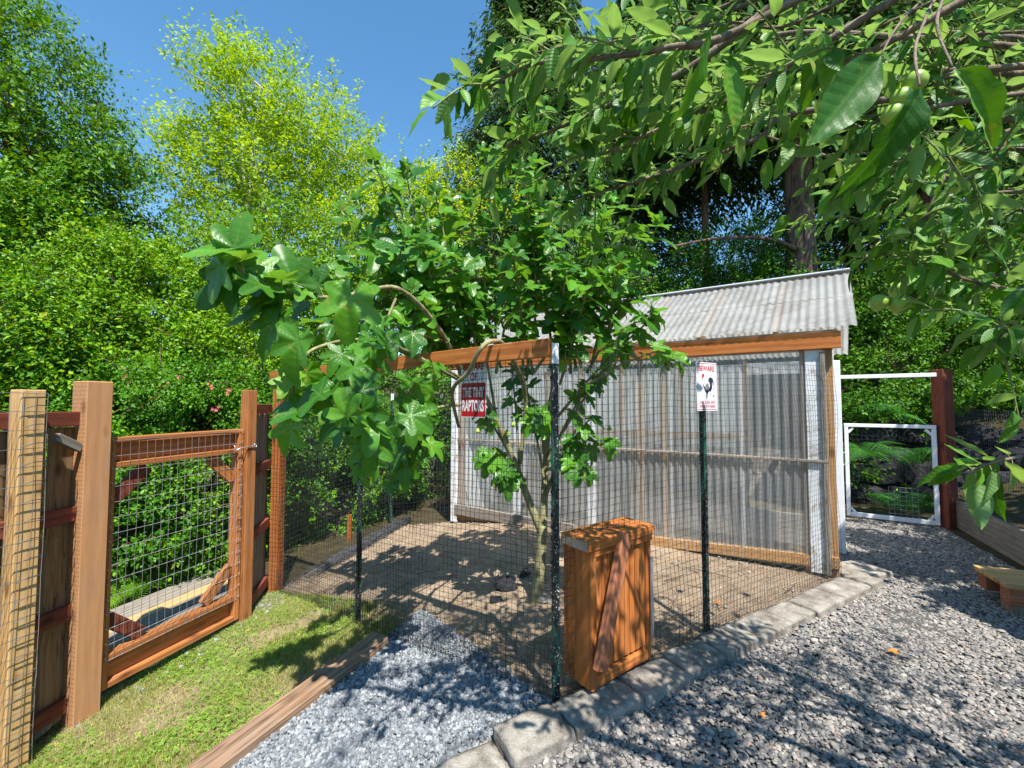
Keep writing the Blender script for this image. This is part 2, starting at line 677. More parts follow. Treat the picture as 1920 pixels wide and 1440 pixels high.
M_fig = leaf_mat('fig_leaf', (0.022, 0.11, 0.010), (0.10, 0.29, 0.015), (0.12, 0.26, 0.05), 0.35, 0.36, 7, 0.4)
M_apple = leaf_mat('apple_leaf', (0.024, 0.11, 0.010), (0.12, 0.31, 0.022), (0.19, 0.32, 0.10), 0.38, 0.42, 9, 0.35)
M_bigleaf = leaf_mat('broadleaf_foliage', (0.030, 0.125, 0.004), (0.20, 0.38, 0.008), None, 0.26, 0.45)
M_birch = leaf_mat('birch_foliage', (0.10, 0.22, 0.004), (0.36, 0.52, 0.012), None, 0.45, 0.5)
M_shrub = leaf_mat('shrub_foliage', (0.022, 0.115, 0.006), (0.15, 0.34, 0.012), None, 0.26, 0.4)
M_hedge = leaf_mat('hemlock_foliage', (0.016, 0.085, 0.004), (0.11, 0.28, 0.010), None, 0.22, 0.5)
M_conifer = leaf_mat('cedar_foliage', (0.025, 0.07, 0.018), (0.10, 0.19, 0.05), None, 0.2, 0.6)
M_fern = leaf_mat('fern_foliage', (0.03, 0.13, 0.025), (0.07, 0.24, 0.04), None, 0.35, 0.5)
M_fernlit = leaf_mat('sunlit_fern_foliage', (0.12, 0.30, 0.02), (0.25, 0.46, 0.04), None, 0.4, 0.5)  # lighter copy of the fern green, sunlight put into the colour
M_grass = leaf_mat('grass_blade', (0.14, 0.21, 0.03), (0.38, 0.42, 0.10), None, 0.35, 0.5)
M_drygrass = leaf_mat('dry_grass_blade', (0.30, 0.27, 0.12), (0.48, 0.42, 0.24), None, 0.25, 0.7)
M_clover = leaf_mat('clover_leaf', (0.12, 0.24, 0.03), (0.28, 0.40, 0.07), None, 0.3, 0.5)
M_flower = plain('pink_blossom', (0.62, 0.16, 0.14), 0.6)
M_fruit = plain('green_apple_skin', (0.32, 0.47, 0.07), 0.35, 0, 12, 0.2, 0.05, 0.5)
M_dryleaf = plain('dry_orange_leaf', (0.62, 0.22, 0.03), 0.7)


def bark(name, a, b, sc=(14, 14, 3), bs=0.8):
    m, nt = newmat(name)
    g = N(nt)
    tc = g('TexCoord')
    n1 = g.noise(g.mapping(tc.outputs['Object'], sc), 1.0, 6, 0.7, 0.6)
    c = g.ramp(n1, [(0.35, a), (0.62, b)])
    g.out(g.pbr(c, 0.9, g.bump(n1, bs, 0.03), 0.15))
    return m


M_figbark = bark('fig_bark', (0.13, 0.115, 0.055), (0.33, 0.31, 0.16), (20, 20, 8), 0.3)
M_figyoung = bark('young_fig_stem', (0.16, 0.22, 0.05), (0.34, 0.38, 0.11), (20, 20, 8), 0.2)
M_applebark = bark('apple_bark', (0.10, 0.075, 0.055), (0.27, 0.21, 0.16), (30, 30, 12), 0.5)
M_twig = bark('green_twig', (0.12, 0.17, 0.05), (0.26, 0.30, 0.12), (30, 30, 12), 0.2)
M_firbark = bark('fir_bark', (0.035, 0.024, 0.02), (0.20, 0.13, 0.10), (9, 9, 1.6), 1.0)
M_birchbark = bark('grey_bark', (0.22, 0.2, 0.16), (0.5, 0.47, 0.4), (8, 8, 3), 0.3)

# ------------------------------------------------------------------ terrain
FENCE = [V2(-2.72, 0.0), V2(-2.63, 2.8), V2(-2.36, 3.80), V2(-2.39, 4.40), B0, G0]
ndir = (G1 - P0).normalized()
knorm = Vector((ndir.y, -ndir.x, 0))       # away from the run, towards the gravel path
ldir = (L0 - P0).normalized()
lnorm = Vector((ldir.y, -ldir.x, 0))
if lnorm.y > 0:
    lnorm = -lnorm                          # towards the lawn
tdir = (TIE_B - TIE_A).normalized()


def in_poly(x, y, poly):
    inside = np.zeros(x.shape, bool)
    n = len(poly)
    for i in range(n):
        x1, y1, x2, y2 = poly[i][0], poly[i][1], poly[(i + 1) % n][0], poly[(i + 1) % n][1]
        cond = ((y1 > y) != (y2 > y)) & (x < (x2 - x1) * (y - y1) / (y2 - y1 + 1e-12) + x1)
        inside ^= cond
    return inside


KS = P0 - ndir * 0.75                      # where the kerb begins
gate_R = gp(1768, 990, 0)                  # foot of the red post
gate_Lp = gp(1588, 970, 0)
bedA = gate_R + Vector((0.02, 0.0, 0))
bedB = gp(1960, 1100, 0)
bed_dir = (bedB - bedA).normalized()
RUN = [P0, L0, B0, G0, G1]
fl = [V2(-2.66, 0.3), V2(-2.6, 2.8), V2(-2.34, 3.80), L0]
tieline_far = TIE_B + tdir * 0.35
LAWN = [V2(-2.9, 0.1), V2(-2.78, 2.8), V2(-2.5, 3.80), V2(-2.55, 4.40), L0, tieline_far + V2(0.0, 0.1), TIE_B, TIE_A, TIE_A - tdir * 1.9]
BLUE = [TIE_A - tdir * 1.9, TIE_A, TIE_B, tieline_far + V2(0, 0.1), P0 + ldir * 0.02, P0, KS, KS - ndir * 0.5, V2(-0.6, -0.5)]
GRAVEL = [V2(-0.6, -0.5), KS - ndir * 0.5, KS, P0, G1, G1 + V2(0.42, 0.65), gate_Lp + V2(-0.6, 0.2), gate_R + V2(0.05, 0.1), bedB, bedB + bed_dir * 4, V2(6.5, -0.5)]


def grid_regions():
    st = 0.05
    xs = np.arange(-4.5, 7.0 + st / 2, st)
    ys = np.arange(-0.5, 8.0 + st / 2, st)
    X, Y = np.meshgrid(xs, ys)
    Z = gz(X, Y)
    nz = np.array([mnoise.noise(Vector((a * 1.7, b * 1.7, 0))) for a, b in zip(X.ravel(), Y.ravel())]).reshape(X.shape)
    nz2 = np.array([mnoise.noise(Vector((a * 7, b * 7, 3))) for a, b in zip(X.ravel(), Y.ravel())]).reshape(X.shape)
    Z = Z + nz * 0.018 + nz2 * 0.007
    nx, ny = len(xs), len(ys)
    V = np.stack([X.ravel(), Y.ravel(), Z.ravel()], 1)
    i = np.arange(nx - 1)
    j = np.arange(ny - 1)
    I, J = np.meshgrid(i, j)
    a = (J * nx + I).ravel()
    F = np.stack([a, a + 1, a + 1 + nx, a + nx], 1)
    cx, cy = V[F].mean(1)[:, 0], V[F].mean(1)[:, 1]
    reg = np.zeros(len(F), int)
    reg[in_poly(cx, cy, LAWN)] = 1
    reg[in_poly(cx, cy, GRAVEL)] = 2
    reg[in_poly(cx, cy, RUN)] = 3
    reg[in_poly(cx, cy, BLUE)] = 4
    names = {0: ('woodland_floor', M_forest), 1: ('lawn_soil', M_lawnsoil), 2: ('gravel_path', M_gravelbase), 3: ('run_soil', M_dirt), 4: ('blue_gravel_bed', M_bluebase)}
    for r, (nm, mt) in names.items():
        f = F[reg == r]
        used, inv = np.unique(f, return_inverse=True)
        me = np_mesh(nm, V[used], inv.reshape(f.shape), mt, True)
        tag(link(nm, me, mt), kind='structure')
    # far ground
    g = np.concatenate([np.arange(-90, -10, 8), np.arange(-10, 14, 0.5), np.arange(14, 91, 7)])
    g2 = np.concatenate([np.arange(-40, -4, 6), np.arange(-4, 26, 0.5), np.arange(26, 130, 8)])
    X, Y = np.meshgrid(g, g2)
    Z = gz(X, Y) - 0.06 - 0.08 * ((X > -4.6) & (X < 7.2) & (Y > -0.7) & (Y < 8.2))
    V = np.stack([X.ravel(), Y.ravel(), Z.ravel()], 1)
    nx, ny = len(g), len(g2)
    I, J = np.meshgrid(np.arange(nx - 1), np.arange(ny - 1))
    a = (J * nx + I).ravel()
    F = np.stack([a, a + 1, a + 1 + nx, a + nx], 1)
    tag(link('ground', np_mesh('ground', V, F, M_forest, True), M_forest), kind='structure')


grid_regions()


def instancer(name, pts, scl, rot, mat, subdiv, smooth, distort=0.0):
    """one object whose geometry nodes put a pebble on every point"""
    n = len(pts)
    me = bpy.data.meshes.new(name)
    me.vertices.add(n)
    me.vertices.foreach_set('co', np.ascontiguousarray(pts, np.float32).ravel())
    for nm, arr in (('scl', scl), ('rot', rot)):
        a = me.attributes.new(nm, 'FLOAT_VECTOR', 'POINT')
        a.data.foreach_set('vector', np.ascontiguousarray(arr, np.float32).ravel())
    me.update()
    o = link(name, me, mat)
    ng = bpy.data.node_groups.new(name + '_nodes', 'GeometryNodeTree')
    ng.interface.new_socket('Geometry', in_out='INPUT', socket_type='NodeSocketGeometry')
    ng.interface.new_socket('Geometry', in_out='OUTPUT', socket_type='NodeSocketGeometry')
    nd, lk = ng.nodes, ng.links
    gi = nd.new('NodeGroupInput')
    go = nd.new('NodeGroupOutput')
    ico = nd.new('GeometryNodeMeshIcoSphere')
    ico.inputs['Radius'].default_value = 1.0
    ico.inputs['Subdivisions'].default_value = subdiv
    geo = ico.outputs[0]
    if distort:
        sp = nd.new('GeometryNodeSetPosition')
        nt = nd.new('ShaderNodeTexNoise')
        nt.inputs['Scale'].default_value = 1.1
        sub = nd.new('ShaderNodeVectorMath')
        sub.operation = 'SUBTRACT'
        sub.inputs[1].default_value = (0.5, 0.5, 0.5)
        sc = nd.new('ShaderNodeVectorMath')
        sc.operation = 'SCALE'
        sc.inputs[3].default_value = distort
        lk.new(nt.outputs[1], sub.inputs[0])
        lk.new(sub.outputs[0], sc.inputs[0])
        lk.new(sc.outputs[0], sp.inputs['Offset'])
        lk.new(geo, sp.inputs[0])
        geo = sp.outputs[0]
    ss = nd.new('GeometryNodeSetShadeSmooth')
    ss.inputs[2].default_value = smooth
    lk.new(geo, ss.inputs[0])
    sm = nd.new('GeometryNodeSetMaterial')
    sm.inputs[2].default_value = mat
    lk.new(ss.outputs[0], sm.inputs[0])
    iop = nd.new('GeometryNodeInstanceOnPoints')
    lk.new(gi.outputs[0], iop.inputs['Points'])
    lk.new(sm.outputs[0], iop.inputs['Instance'])
    for nm, sk in (('scl', 'Scale'), ('rot', 'Rotation')):
        na = nd.new('GeometryNodeInputNamedAttribute')
        na.data_type = 'FLOAT_VECTOR'
        na.inputs[0].default_value = nm
        lk.new(na.outputs[0], iop.inputs[sk])
    lk.new(iop.outputs[0], go.inputs[0])
    md = o.modifiers.new('scatter', 'NODES')
    md.node_group = ng
    return o


def scatter(poly, n, size, flat, seed, spread=(0, 0), bbox=None, zoff=0.3, tilt=0.25, decay=None):
    r = np.random.default_rng(seed)
    x0, y0, x1, y1 = bbox
    x = r.uniform(x0, x1, n)
    y = r.uniform(y0, y1, n)
    if decay is not None:
        keep = r.random(n) < decay(x, y)
        x, y = x[keep], y[keep]
    k = in_poly(x, y, poly)
    x, y = x[k], y[k]
    m = len(x)
    s = size * np.exp(r.normal(0, 0.28, m))
    sc = np.stack([s * r.uniform(0.85, 1.45, m), s, s * flat * r.uniform(0.8, 1.3, m)], 1)
    z = gz(x, y) + s * zoff * r.uniform(0.2, 1.6, m)
    rot = np.stack([r.normal(0, tilt, m), r.normal(0, tilt, m), r.uniform(0, 6.28, m)], 1)
    return np.stack([x, y, z], 1), sc, rot


p, s, r_ = scatter(GRAVEL, 290000, 0.0070, 0.5, 3, bbox=(-0.6, 0.9, 6.3, 5.6), zoff=0.7)
g1 = instancer('pebbles', p, s, r_, M_pebble, 2, True, 0.5)
tag(g1, 'rounded grey and tan river pebbles covering the path beside the kerb', 'pebbles', kind='stuff')
p, s, r_ = scatter(BLUE, 60000, 0.0075, 0.7, 4, bbox=(-2.2, 0.9, 0.3, 3.4), zoff=0.7, tilt=0.8)
g2 = instancer('gravel', p, s, r_, M_chip, 1, False, 1.0)
tag(g2, 'sharp blue grey gravel between the timber edging and the run', 'gravel', kind='stuff')
strip = [V2(-2.62, 2.5), V2(-2.55, 3.8), V2(-2.5, 4.35), L0, V2(-2.1, 4.1), V2(-2.15, 3.75), V2(-2.42, 2.8), V2(-2.5, 2.4)]
p, s, r_ = scatter(strip, 5000, 0.010, 0.7, 5, bbox=(-2.7, 2.2, -2.0, 4.5), zoff=0.6, tilt=0.8, decay=lambda x, y: np.where(y > 3.7, 1.0, 0.22))
g3 = instancer('gravel', p, s, r_, M_chip, 1, False, 1.0)
tag(g3, 'thin strip of loose grey gravel along the foot of the wooden gate', 'gravel', kind='stuff')
p, s, r_ = scatter(RUN, 6000, 0.007, 0.7, 6, bbox=(-2.5, 2.0, 2.7, 6.3), zoff=0.4, tilt=0.8)
M_clod = pebble_mat('soil_clod', [(0, (0.2, 0.15, 0.1)), (0.5, (0.38, 0.30, 0.21)), (1.0, (0.5, 0.42, 0.32))], 0.9)
g4 = instancer('soil_crumbs', p, s, r_, M_clod, 1, False, 1.0)
tag(g4, 'small crumbs of dry tan soil littering the floor of the run', 'soil', kind='stuff')

# ------------------------------------------------------------------ grass
def blades(poly, bbox, n, h, w, seed, dens=None, lay=0.35):
    r = np.random.default_rng(seed)
    x = r.uniform(bbox[0], bbox[2], n)
    y = r.uniform(bbox[1], bbox[3], n)
    k = in_poly(x, y, poly)
    if dens is not None:
        k &= r.random(n) < dens(x, y)
    x, y = x[k], y[k]
    m = len(x)
    z = gz(x, y) - 0.004
    a = r.uniform(0, 2 * np.pi, m)
    hh = h * r.uniform(0.45, 1.3, m)
    lean = r.uniform(0.1, 1.0, m) * lay * 2
    la = r.uniform(0, 2 * np.pi, m)
    ww = w * r.uniform(0.6, 1.3, m)
    base = np.stack([x, y, z], 1)
    side = np.stack([np.cos(a), np.sin(a), np.zeros(m)], 1) * ww[:, None]
    ld = np.stack([np.cos(la), np.sin(la), np.zeros(m)], 1)
    mid = base + ld * (hh * lean * 0.4)[:, None] + np.array([0, 0, 1]) * (hh * 0.6)[:, None]
    tip = base + ld * (hh * lean * 1.2)[:, None] + np.array([0, 0, 1]) * (hh * np.clip(1.05 - lean * 0.6, 0.2, 1))[:, None]
    V = np.stack([base - side, base + side, mid + side * 0.7, mid - side * 0.7, tip], 1).reshape(-1, 3)
    o = np.arange(m)[:, None] * 5
    F = np.concatenate([o + np.array([0, 1, 2]), o + np.array([0, 2, 3]), o + np.array([3, 2, 4])], 0)
    rnd = np.repeat(r.random(m), 5)
    return V, F, rnd


def patchy(x, y, f=2.2, s=0.0, lo=0.42):
    v = np.array([mnoise.noise(Vector((a * f, b * f, s))) for a, b in zip(x, y)])
    return np.clip((v + lo) * 2.0, 0.05, 1)


GB = (-2.8, 0.9, -0.6, 4.5)
V, F, R_ = blades(LAWN, GB, 120000, 0.045, 0.0017, 11, lambda x, y: patchy(x, y))
tag(link('grass', np_mesh('grass', V, F, M_grass, False, None, R_), M_grass), 'short patchy green grass between the gate and the timber edging', 'grass', kind='stuff')
V, F, R_ = blades(LAWN, GB, 80000, 0.045, 0.0014, 12, lambda x, y: patchy(x, y, 2.0, 5.0, 0.3), 0.9)
tag(link('dry_grass', np_mesh('dry_grass', V, F, M_drygrass, False, None, R_), M_drygrass), 'straw coloured dead grass mixed through the patchy lawn', 'dry grass', kind='stuff')


def clover(n, seed):
    r = np.random.default_rng(seed)
    x = r.uniform(GB[0], GB[2], n)
    y = r.uniform(GB[1], GB[3], n)
    k = in_poly(x, y, LAWN) & (r.random(n) < patchy(x, y, 1.6, 9.0, 0.25))
    x, y = x[k], y[k]
    m = len(x)
    c = np.stack([x, y, gz(x, y) + r.uniform(0.004, 0.03, m)], 1)
    VV, FF, RR = [], [], []
    rot = r.uniform(0, 6.28, m)
    s = r.uniform(0.004, 0.009, m)
    rn = r.random(m)
    tz = r.normal(0, 0.25, (m, 2))
    for q in range(3):
        a = rot + q * 2.094
        d = np.stack([np.cos(a), np.sin(a), tz[:, 0] * np.cos(a) + tz[:, 1] * np.sin(a)], 1)
        e = np.stack([-np.sin(a), np.cos(a), -tz[:, 0] * np.sin(a) + tz[:, 1] * np.cos(a)], 1)
        V = np.stack([c, c + (d * 1.0 + e * 0.75) * s[:, None], c + d * 1.9 * s[:, None], c + (d * 1.0 - e * 0.75) * s[:, None]], 1).reshape(-1, 3)
        o = np.arange(m)[:, None] * 4 + len(np.concatenate(VV)) if VV else np.arange(m)[:, None] * 4
        VV.append(V)
        FF.append(o + np.array([0, 3, 2, 1]))
        RR.append(np.repeat(rn, 4))
    return np.concatenate(VV), np.concatenate(FF), np.concatenate(RR)


V, F, R_ = clover(42000, 13)
tag(link('clover', np_mesh('clover', V, F, M_clover, False, None, R_), M_clover), 'low clover and weeds spreading through the patchy lawn', 'clover', kind='stuff')

V, F, R_ = blades(RUN, (-2.4, 2.0, 2.7, 6.3), 5200, 0.03, 0.0016, 17, lambda x, y: patchy(x, y, 1.5, 2.0, 0.25), 2.2)
tag(link('straw', np_mesh('straw', V, F, M_drygrass, False, None, R_), M_drygrass), 'loose straw and dead stems scattered over the soil of the run', 'straw', kind='stuff')
tr_ = random.Random(8)
tmb = MB()
for k in range(70):
    x, y = tr_.uniform(-2.2, 2.4), tr_.uniform(2.2, 6.0)
    if not in_poly(np.array([x]), np.array([y]), RUN)[0]:
        continue
    a = tr_.uniform(0, 3.14)
    l_ = tr_.uniform(0.05, 0.22)
    q = [Vector((x + math.cos(a) * l_ * t + tr_.uniform(-.01, .01), y + math.sin(a) * l_ * t, gzf(x, y) + 0.012 + tr_.uniform(0, .008))) for t in (-1, -0.3, 0.4, 1)]
    tmb.tube(q, [0.004, 0.0035, 0.003, 0.002], 5)
tag(tmb.build('twigs', plain('dry_twig', (0.13, 0.095, 0.065), 0.9)), 'small dry twigs lying about on the floor of the run', 'twigs', kind='stuff')

# ------------------------------------------------------------------ rocks
def rock_mesh(seed, sub=2, rough=0.35):
    bm = bmesh.new()
    bmesh.ops.create_icosphere(bm, subdivisions=sub, radius=1.0)
    o = Vector((seed * 3.7, seed * 1.3, seed * 2.1))
    for v in bm.verts:
        n = v.co.normalized()
        k = 1 + rough * mnoise.noise(n * 1.2 + o) * 1.6 + 0.12 * mnoise.noise(n * 4 + o)
        c = n * k
        for ax in ((1, .3, .2), (-.4, 1, .3), (.1, -.5, 1), (-1, -.2, .4)):
            a = Vector(ax).normalized()
            d = c.dot(a)
            if d > 0.72:
                c -= a * (d - 0.72) * 0.8
        v.co = c
    me = bpy.data.meshes.new('rock')
    bm.to_mesh(me)
    bm.free()
    return me


def rock(name, c, sx, sy, sz, rz, seed, mat, parent=None, sub=2, smooth=False):
    me = rock_mesh(seed, sub)
    if smooth:
        me.polygons.foreach_set('use_smooth', [True] * len(me.polygons))
    M = Matrix.Translation(c) @ Matrix.Rotation(rz, 4, 'Z') @ Matrix.Diagonal((sx, sy, sz, 1))
    return link(name, me, mat, parent, M)


# ------------------------------------------------------------------ kerb of concrete blocks
kerb = thing('stone_kerb', 'weathered concrete block kerb along the pebble path side of the chicken run', 'kerb', (P0.x, P0.y, 0))
klen = (G1 - KS).length + 0.02
kpos = 0.0
ki = 0
brng = random.Random(5)
while kpos < klen:
    ln = brng.choice([0.30, 0.34, 0.40, 0.28])
    if kpos + ln > klen:
        ln = max(0.2, klen - kpos)
    w = 0.195 + brng.uniform(-0.01, 0.012)
    h = 0.15
    topz = 0.055 + brng.uniform(-0.008, 0.010)
    c = KS + ndir * (kpos + ln / 2) + knorm * (0.145 + brng.uniform(-0.01, 0.01))
    c.z = topz - h / 2 + gzf(c.x, c.y) * 0.9
    bm = bmesh.new()
    bmesh.ops.create_cube(bm, size=1)
    bmesh.ops.subdivide_edges(bm, edges=list(bm.edges), cuts=11, use_grid_fill=True)
    for v in bm.verts:
        v.co = Vector((v.co.x * (ln - 0.014), v.co.y * w, v.co.z * h))
    for v in bm.verts:
        ex = max(0, abs(v.co.x) / ((ln - .008) / 2) - 0.80) / 0.2
        ey = max(0, abs(v.co.y) / (w / 2) - 0.74) / 0.26
        if v.co.z > 0:
            v.co.z -= 0.005 * (ex * ex + ey * ey)
        nn = mnoise.noise(Vector(c) * 3 + v.co * 16)
        n2 = mnoise.noise(Vector(c) * 3 + v.co * 45)
        v.co += v.co.normalized() * (nn * 0.008 + n2 * 0.006)
    me = bpy.data.meshes.new('block')
    bm.to_mesh(me)
    bm.free()
    me.polygons.foreach_set('use_smooth', [True] * len(me.polygons))
    ang = math.atan2(ndir.y, ndir.x) + brng.uniform(-0.03, 0.03)
    link('block', me, M_kerb, kerb, Matrix.Translation(c) @ Matrix.Rotation(ang, 4, 'Z') @ Matrix.Rotation(brng.uniform(-.02, .02), 4, 'X'))
    kpos += ln
    ki += 1
# two paving slabs at the greenhouse end
ca = G1 + ndir * 0.17 + knorm * 0.05
bm_ = board('block', (ca.x - 0.17, ca.y - 0.02, 0.01), (ca.x + 0.22, ca.y + 0.1, 0.01), 0.30, 0.08, (0, 0, 1), M_kerb, kerb, 0.012)

# ------------------------------------------------------------------ timber edging
ta, tb = TIE_A - tdir * 0.9, TIE_B
tie = board('timber_edging', (ta.x, ta.y, gzf(ta.x, ta.y) + 0.015), (tb.x, tb.y, gzf(tb.x, tb.y) + 0.015), 0.145, 0.11, (0, 0, 1), M_tie, None, 0.007)
tag(tie, 'long weathered timber laid on the ground between lawn and blue gravel', 'timber')


# ------------------------------------------------------------------ wire nets
def wire_net(A, B, zb, zt, cx, cz, rad, wob=0.012, seed=0, off=0.0, sag=None, rows_extra=True):
    """wires in the vertical plane A-B; zb/zt are (at A, at B)"""
    A, B = Vector((A[0], A[1], 0)), Vector((B[0], B[1], 0))
    d = (B - A)
    Ls = d.length
    d.normalize()
    nrm = Vector((d.y, -d.x, 0))
    mb = MB()

    def P(s, k):
        t = s / Ls
        z0 = zb[0] * (1 - t) + zb[1] * t
        z1 = zt[0] * (1 - t) + zt[1] * t
        z = z0 + (z1 - z0) * k if k <= 1 else z1
        q = Vector((s * 1.9 + seed * 7, z * 1.9, seed))
        q2 = q * 3.1
        wx = mnoise.noise(q) * wob + mnoise.noise(q2) * wob * 0.35
        wz = mnoise.noise(q + Vector((9, 9, 9))) * wob
        wn_ = mnoise.noise(q * 0.8 + Vector((5, 1, 2))) * wob * 2.4
        return A + d * (s + wx) + nrm * (wn_ + off) + Vector((0, 0, z + wz))

    n = max(1, int(round(Ls / cx)))
    H = (zt[0] - zb[0] + zt[1] - zb[1]) / 2
    ms = max(4, int(H / 0.14))
    for i in range(n + 1):
        s = Ls * i / n
        mb.tube([P(s, k / ms) for k in range(ms + 1)], rad, 3, False)
    m = int(round(H / cz))
    ns = max(4, int(Ls / 0.14))
    for j in range(m + 1):
        mb.tube([P(Ls * k / ns, j / m) for k in range(ns + 1)], rad, 3, False)
    return mb


def tpost(name, x, y, z0, z1, ang, parent):
    """studded steel T post"""
    mb = MB()
    R = Matrix.Rotation(ang, 3, 'Z')
    c = Vector((x, y, (z0 + z1) / 2))
    mb.box(c, 0.036, 0.004, z1 - z0, R)
    mb.box(c + R @ Vector((0, 0.017, 0)), 0.005, 0.030, z1 - z0, R)
    z = z0 + 0.1
    while z < z1 - 0.05:
        mb.box(Vector((x, y, z)) + R @ Vector((0, -0.005, 0)), 0.014, 0.007, 0.018, R)
        z += 0.055
    o = mb.build(name, M_tpost, parent)
    t = MB()
    t.box(Vector((x, y, z1 + 0.001 - 0.05)), 0.039, 0.007, 0.10, R)
    t.box(Vector((x, y, z1 + 0.001 - 0.05)) + R @ Vector((0, 0.0175, 0)), 0.0075, 0.031, 0.10, R)
    t.build('painted_tip', M_whiteclean, o)
    return o


ang_l = math.atan2(ldir.y, ldir.x)
ang_r = math.atan2(ndir.y, ndir.x)
ZT = 1.69

# lawn side of the run
fl1 = thing('wire_fence', 'black wire mesh fence of the run under the orange beam, facing the lawn', 'fence', (L0.x, L0.y, gzf(L0.x, L0.y)), 'wire mesh fences round the chicken run')
wire_net(P0, L0, (0.0, -0.56), (ZT, ZT), 0.0381, 0.0381, 0.00135, 0.019, 1).build('wire_mesh', M_wire, fl1)
wire_net(P0 + lnorm * 0.01, L0 + lnorm * 0.01, (0.0, -0.56), (0.26, -0.26), 0.030, 0.030, 0.0011, 0.02, 2).build('lower_wire_mesh', M_wire, fl1)
tpost('corner_post', P0.x, P0.y, -0.1, 1.71, ang_l + 2.4, fl1)
m1, _ = on_line(675, P0, L0)
tpost('steel_post', m1.x, m1.y, gzf(m1.x, m1.y) - 0.05, 1.66, ang_l + 3.0, fl1)
lp = L0
board('wooden_post', (lp.x, lp.y, gzf(lp.x, lp.y) - 0.1), (lp.x, lp.y, 1.66), 0.095, 0.095, (-0.2, -1, 0), M_orange, fl1, 0.004)
wr = MB()
for k in range(46):
    z = -0.52 + k * 0.046
    q = 0.058
    ring = []
    for (u, v) in ((-1, -1), (1, -1), (1, 1), (-1, 1), (-1, -1)):
        rr = frame_of((0, 0, 1), (-0.2, -1, 0))
        pp = Vector(lp) + rr @ Vector((0, u * q, v * q))
        ring.append((pp.x, pp.y, z + random.uniform(-.008, .008)))
    wr.tube(ring, 0.0014, 3, False)
for (u, v) in ((-1, -1), (-0.3, -1), (0.4, -1), (1, -1), (1, 0), (1, 1), (0, 1), (-1, 1), (-1, 0), (-0.5, 1)):
    rr = frame_of((0, 0, 1), (-0.2, -1, 0))
    pp = Vector(lp) + rr @ Vector((0, u * 0.058, v * 0.058))
    wr.tube([(pp.x + random.uniform(-.004, .004), pp.y, -0.55 + 2.15 * t / 12) for t in range(13)], 0.0014, 3, False)
wr.build('wrapped_mesh', M_wire, fl1)
be = L0 + ldir * 0.17
bs = P0 - ldir * 0.01
bn = lnorm * 0.028
board('top_beam', (bs.x + bn.x, bs.y + bn.y, 1.685), (be.x + bn.x, be.y + bn.y, 1.70), 0.089, 0.038, lnorm, M_orange, fl1, 0.003)
tw = MB()
for px in (500, 655, 735, 1010):
    q, _ = on_line(px, P0, L0)
    c = q + bn
    lp_ = []
    for k in range(9):
        a = 2 * math.pi * k / 8
        lp_.append(c + lnorm * math.cos(a) * 0.024 + Vector((0, 0, 1.69 + math.sin(a) * 0.05)) + ldir * 0.006 * math.sin(a * 2 + px))
    tw.tube(lp_, 0.0016, 4, False)
tag(tw.build('tie_wire', M_wire, fl1), kind='stuff')

# path side of the run
fr = thing('wire_fence', 'black wire mesh fence of the run along the concrete kerb, in front of the greenhouse', 'fence', (G1.x, G1.y, 0), 'wire mesh fences round the chicken run')
g1n = G1 - ndir * 0.02 + knorm * 0.02
wire_net(P0 + knorm * 0.012, g1n, (0.02, 0.03), (ZT - 0.01, ZT + 0.02), 0.0381, 0.0381, 0.00135, 0.019, 3).build('wire_mesh', M_wire, fr)
wire_net(P0 + knorm * 0.02, g1n, (0.01, 0.03), (0.2, 0.25), 0.032, 0.032, 0.0010, 0.02, 4).build('lower_wire_mesh', M_wire, fr)
m2, _ = on_line(1320, P0, G1)
tpost('steel_post', m2.x, m2.y, -0.05, 1.67, ang_r + 0.25, fr)
# loose wire ends curling at the corner
cu = MB()
for k in range(26):
    z = 0.02 + k * 0.045
    a0 = P0 + Vector((0.01, -0.01, z))
    cu.tube([a0, a0 + Vector((0.03, -0.02, random.uniform(-.01, .01))), a0 + Vector((0.055 + random.uniform(-.02, .02), 0.005, random.uniform(-.02, .01)))], 0.0012, 3, False)
tag(cu.build('loose_wire', M_wire, fr), kind='stuff')

# far side of the run
fb = thing('wire_fence', 'black wire mesh fence at the back of the run, against the dark shrubs', 'fence', (B0.x, B0.y, gzf(B0.x, B0.y)), 'wire mesh fences round the chicken run')
zl, zbk, zg = gzf(L0.x, L0.y), gzf(B0.x, B0.y), gzf(G0.x, G0.y)
wire_net(L0, B0, (zl, zbk), (1.55, 1.5), 0.05, 0.05, 0.0014, 0.012, 5).build('wire_mesh', M_wire, fb)
wire_net(B0, G0, (zbk, zg), (1.5, 1.5), 0.05, 0.05, 0.0014, 0.012, 6).build('wire_mesh', M_wire, fb)
tpost('steel_post', B0.x, B0.y, zbk - 0.05, 1.55, 0.3, fb)
stk = gp(655, 1010, -0.42)
board('stake', (stk.x, stk.y, -0.5), (stk.x, stk.y, -0.1), 0.05, 0.05, (0, -1, 0), M_orange, fb)

# bundled black netting lying along the foot of the far fence
nt_ = MB()
nr = random.Random(3)
for k in range(260):
    t = nr.random()
    a = L0 * (1 - t) + B0 * t + Vector((0.10, 0, 0))
    z = gzf(a.x, a.y)
    pts = []
    for q in range(6):
        u = q / 5 * 0.35 + t
        u = min(u, 0.98)
        b = L0 * (1 - u) + B0 * u + Vector((0.05 + nr.uniform(0, .28), nr.uniform(-.05, .05), 0))
        pts.append((b.x, b.y, gzf(b.x, b.y) + nr.uniform(0.0, 0.09)))
    nt_.tube(pts, 0.0018, 3, False)
tag(nt_.build('netting', M_net), 'bundle of black netting crumpled along the foot of the far run fence', 'netting')


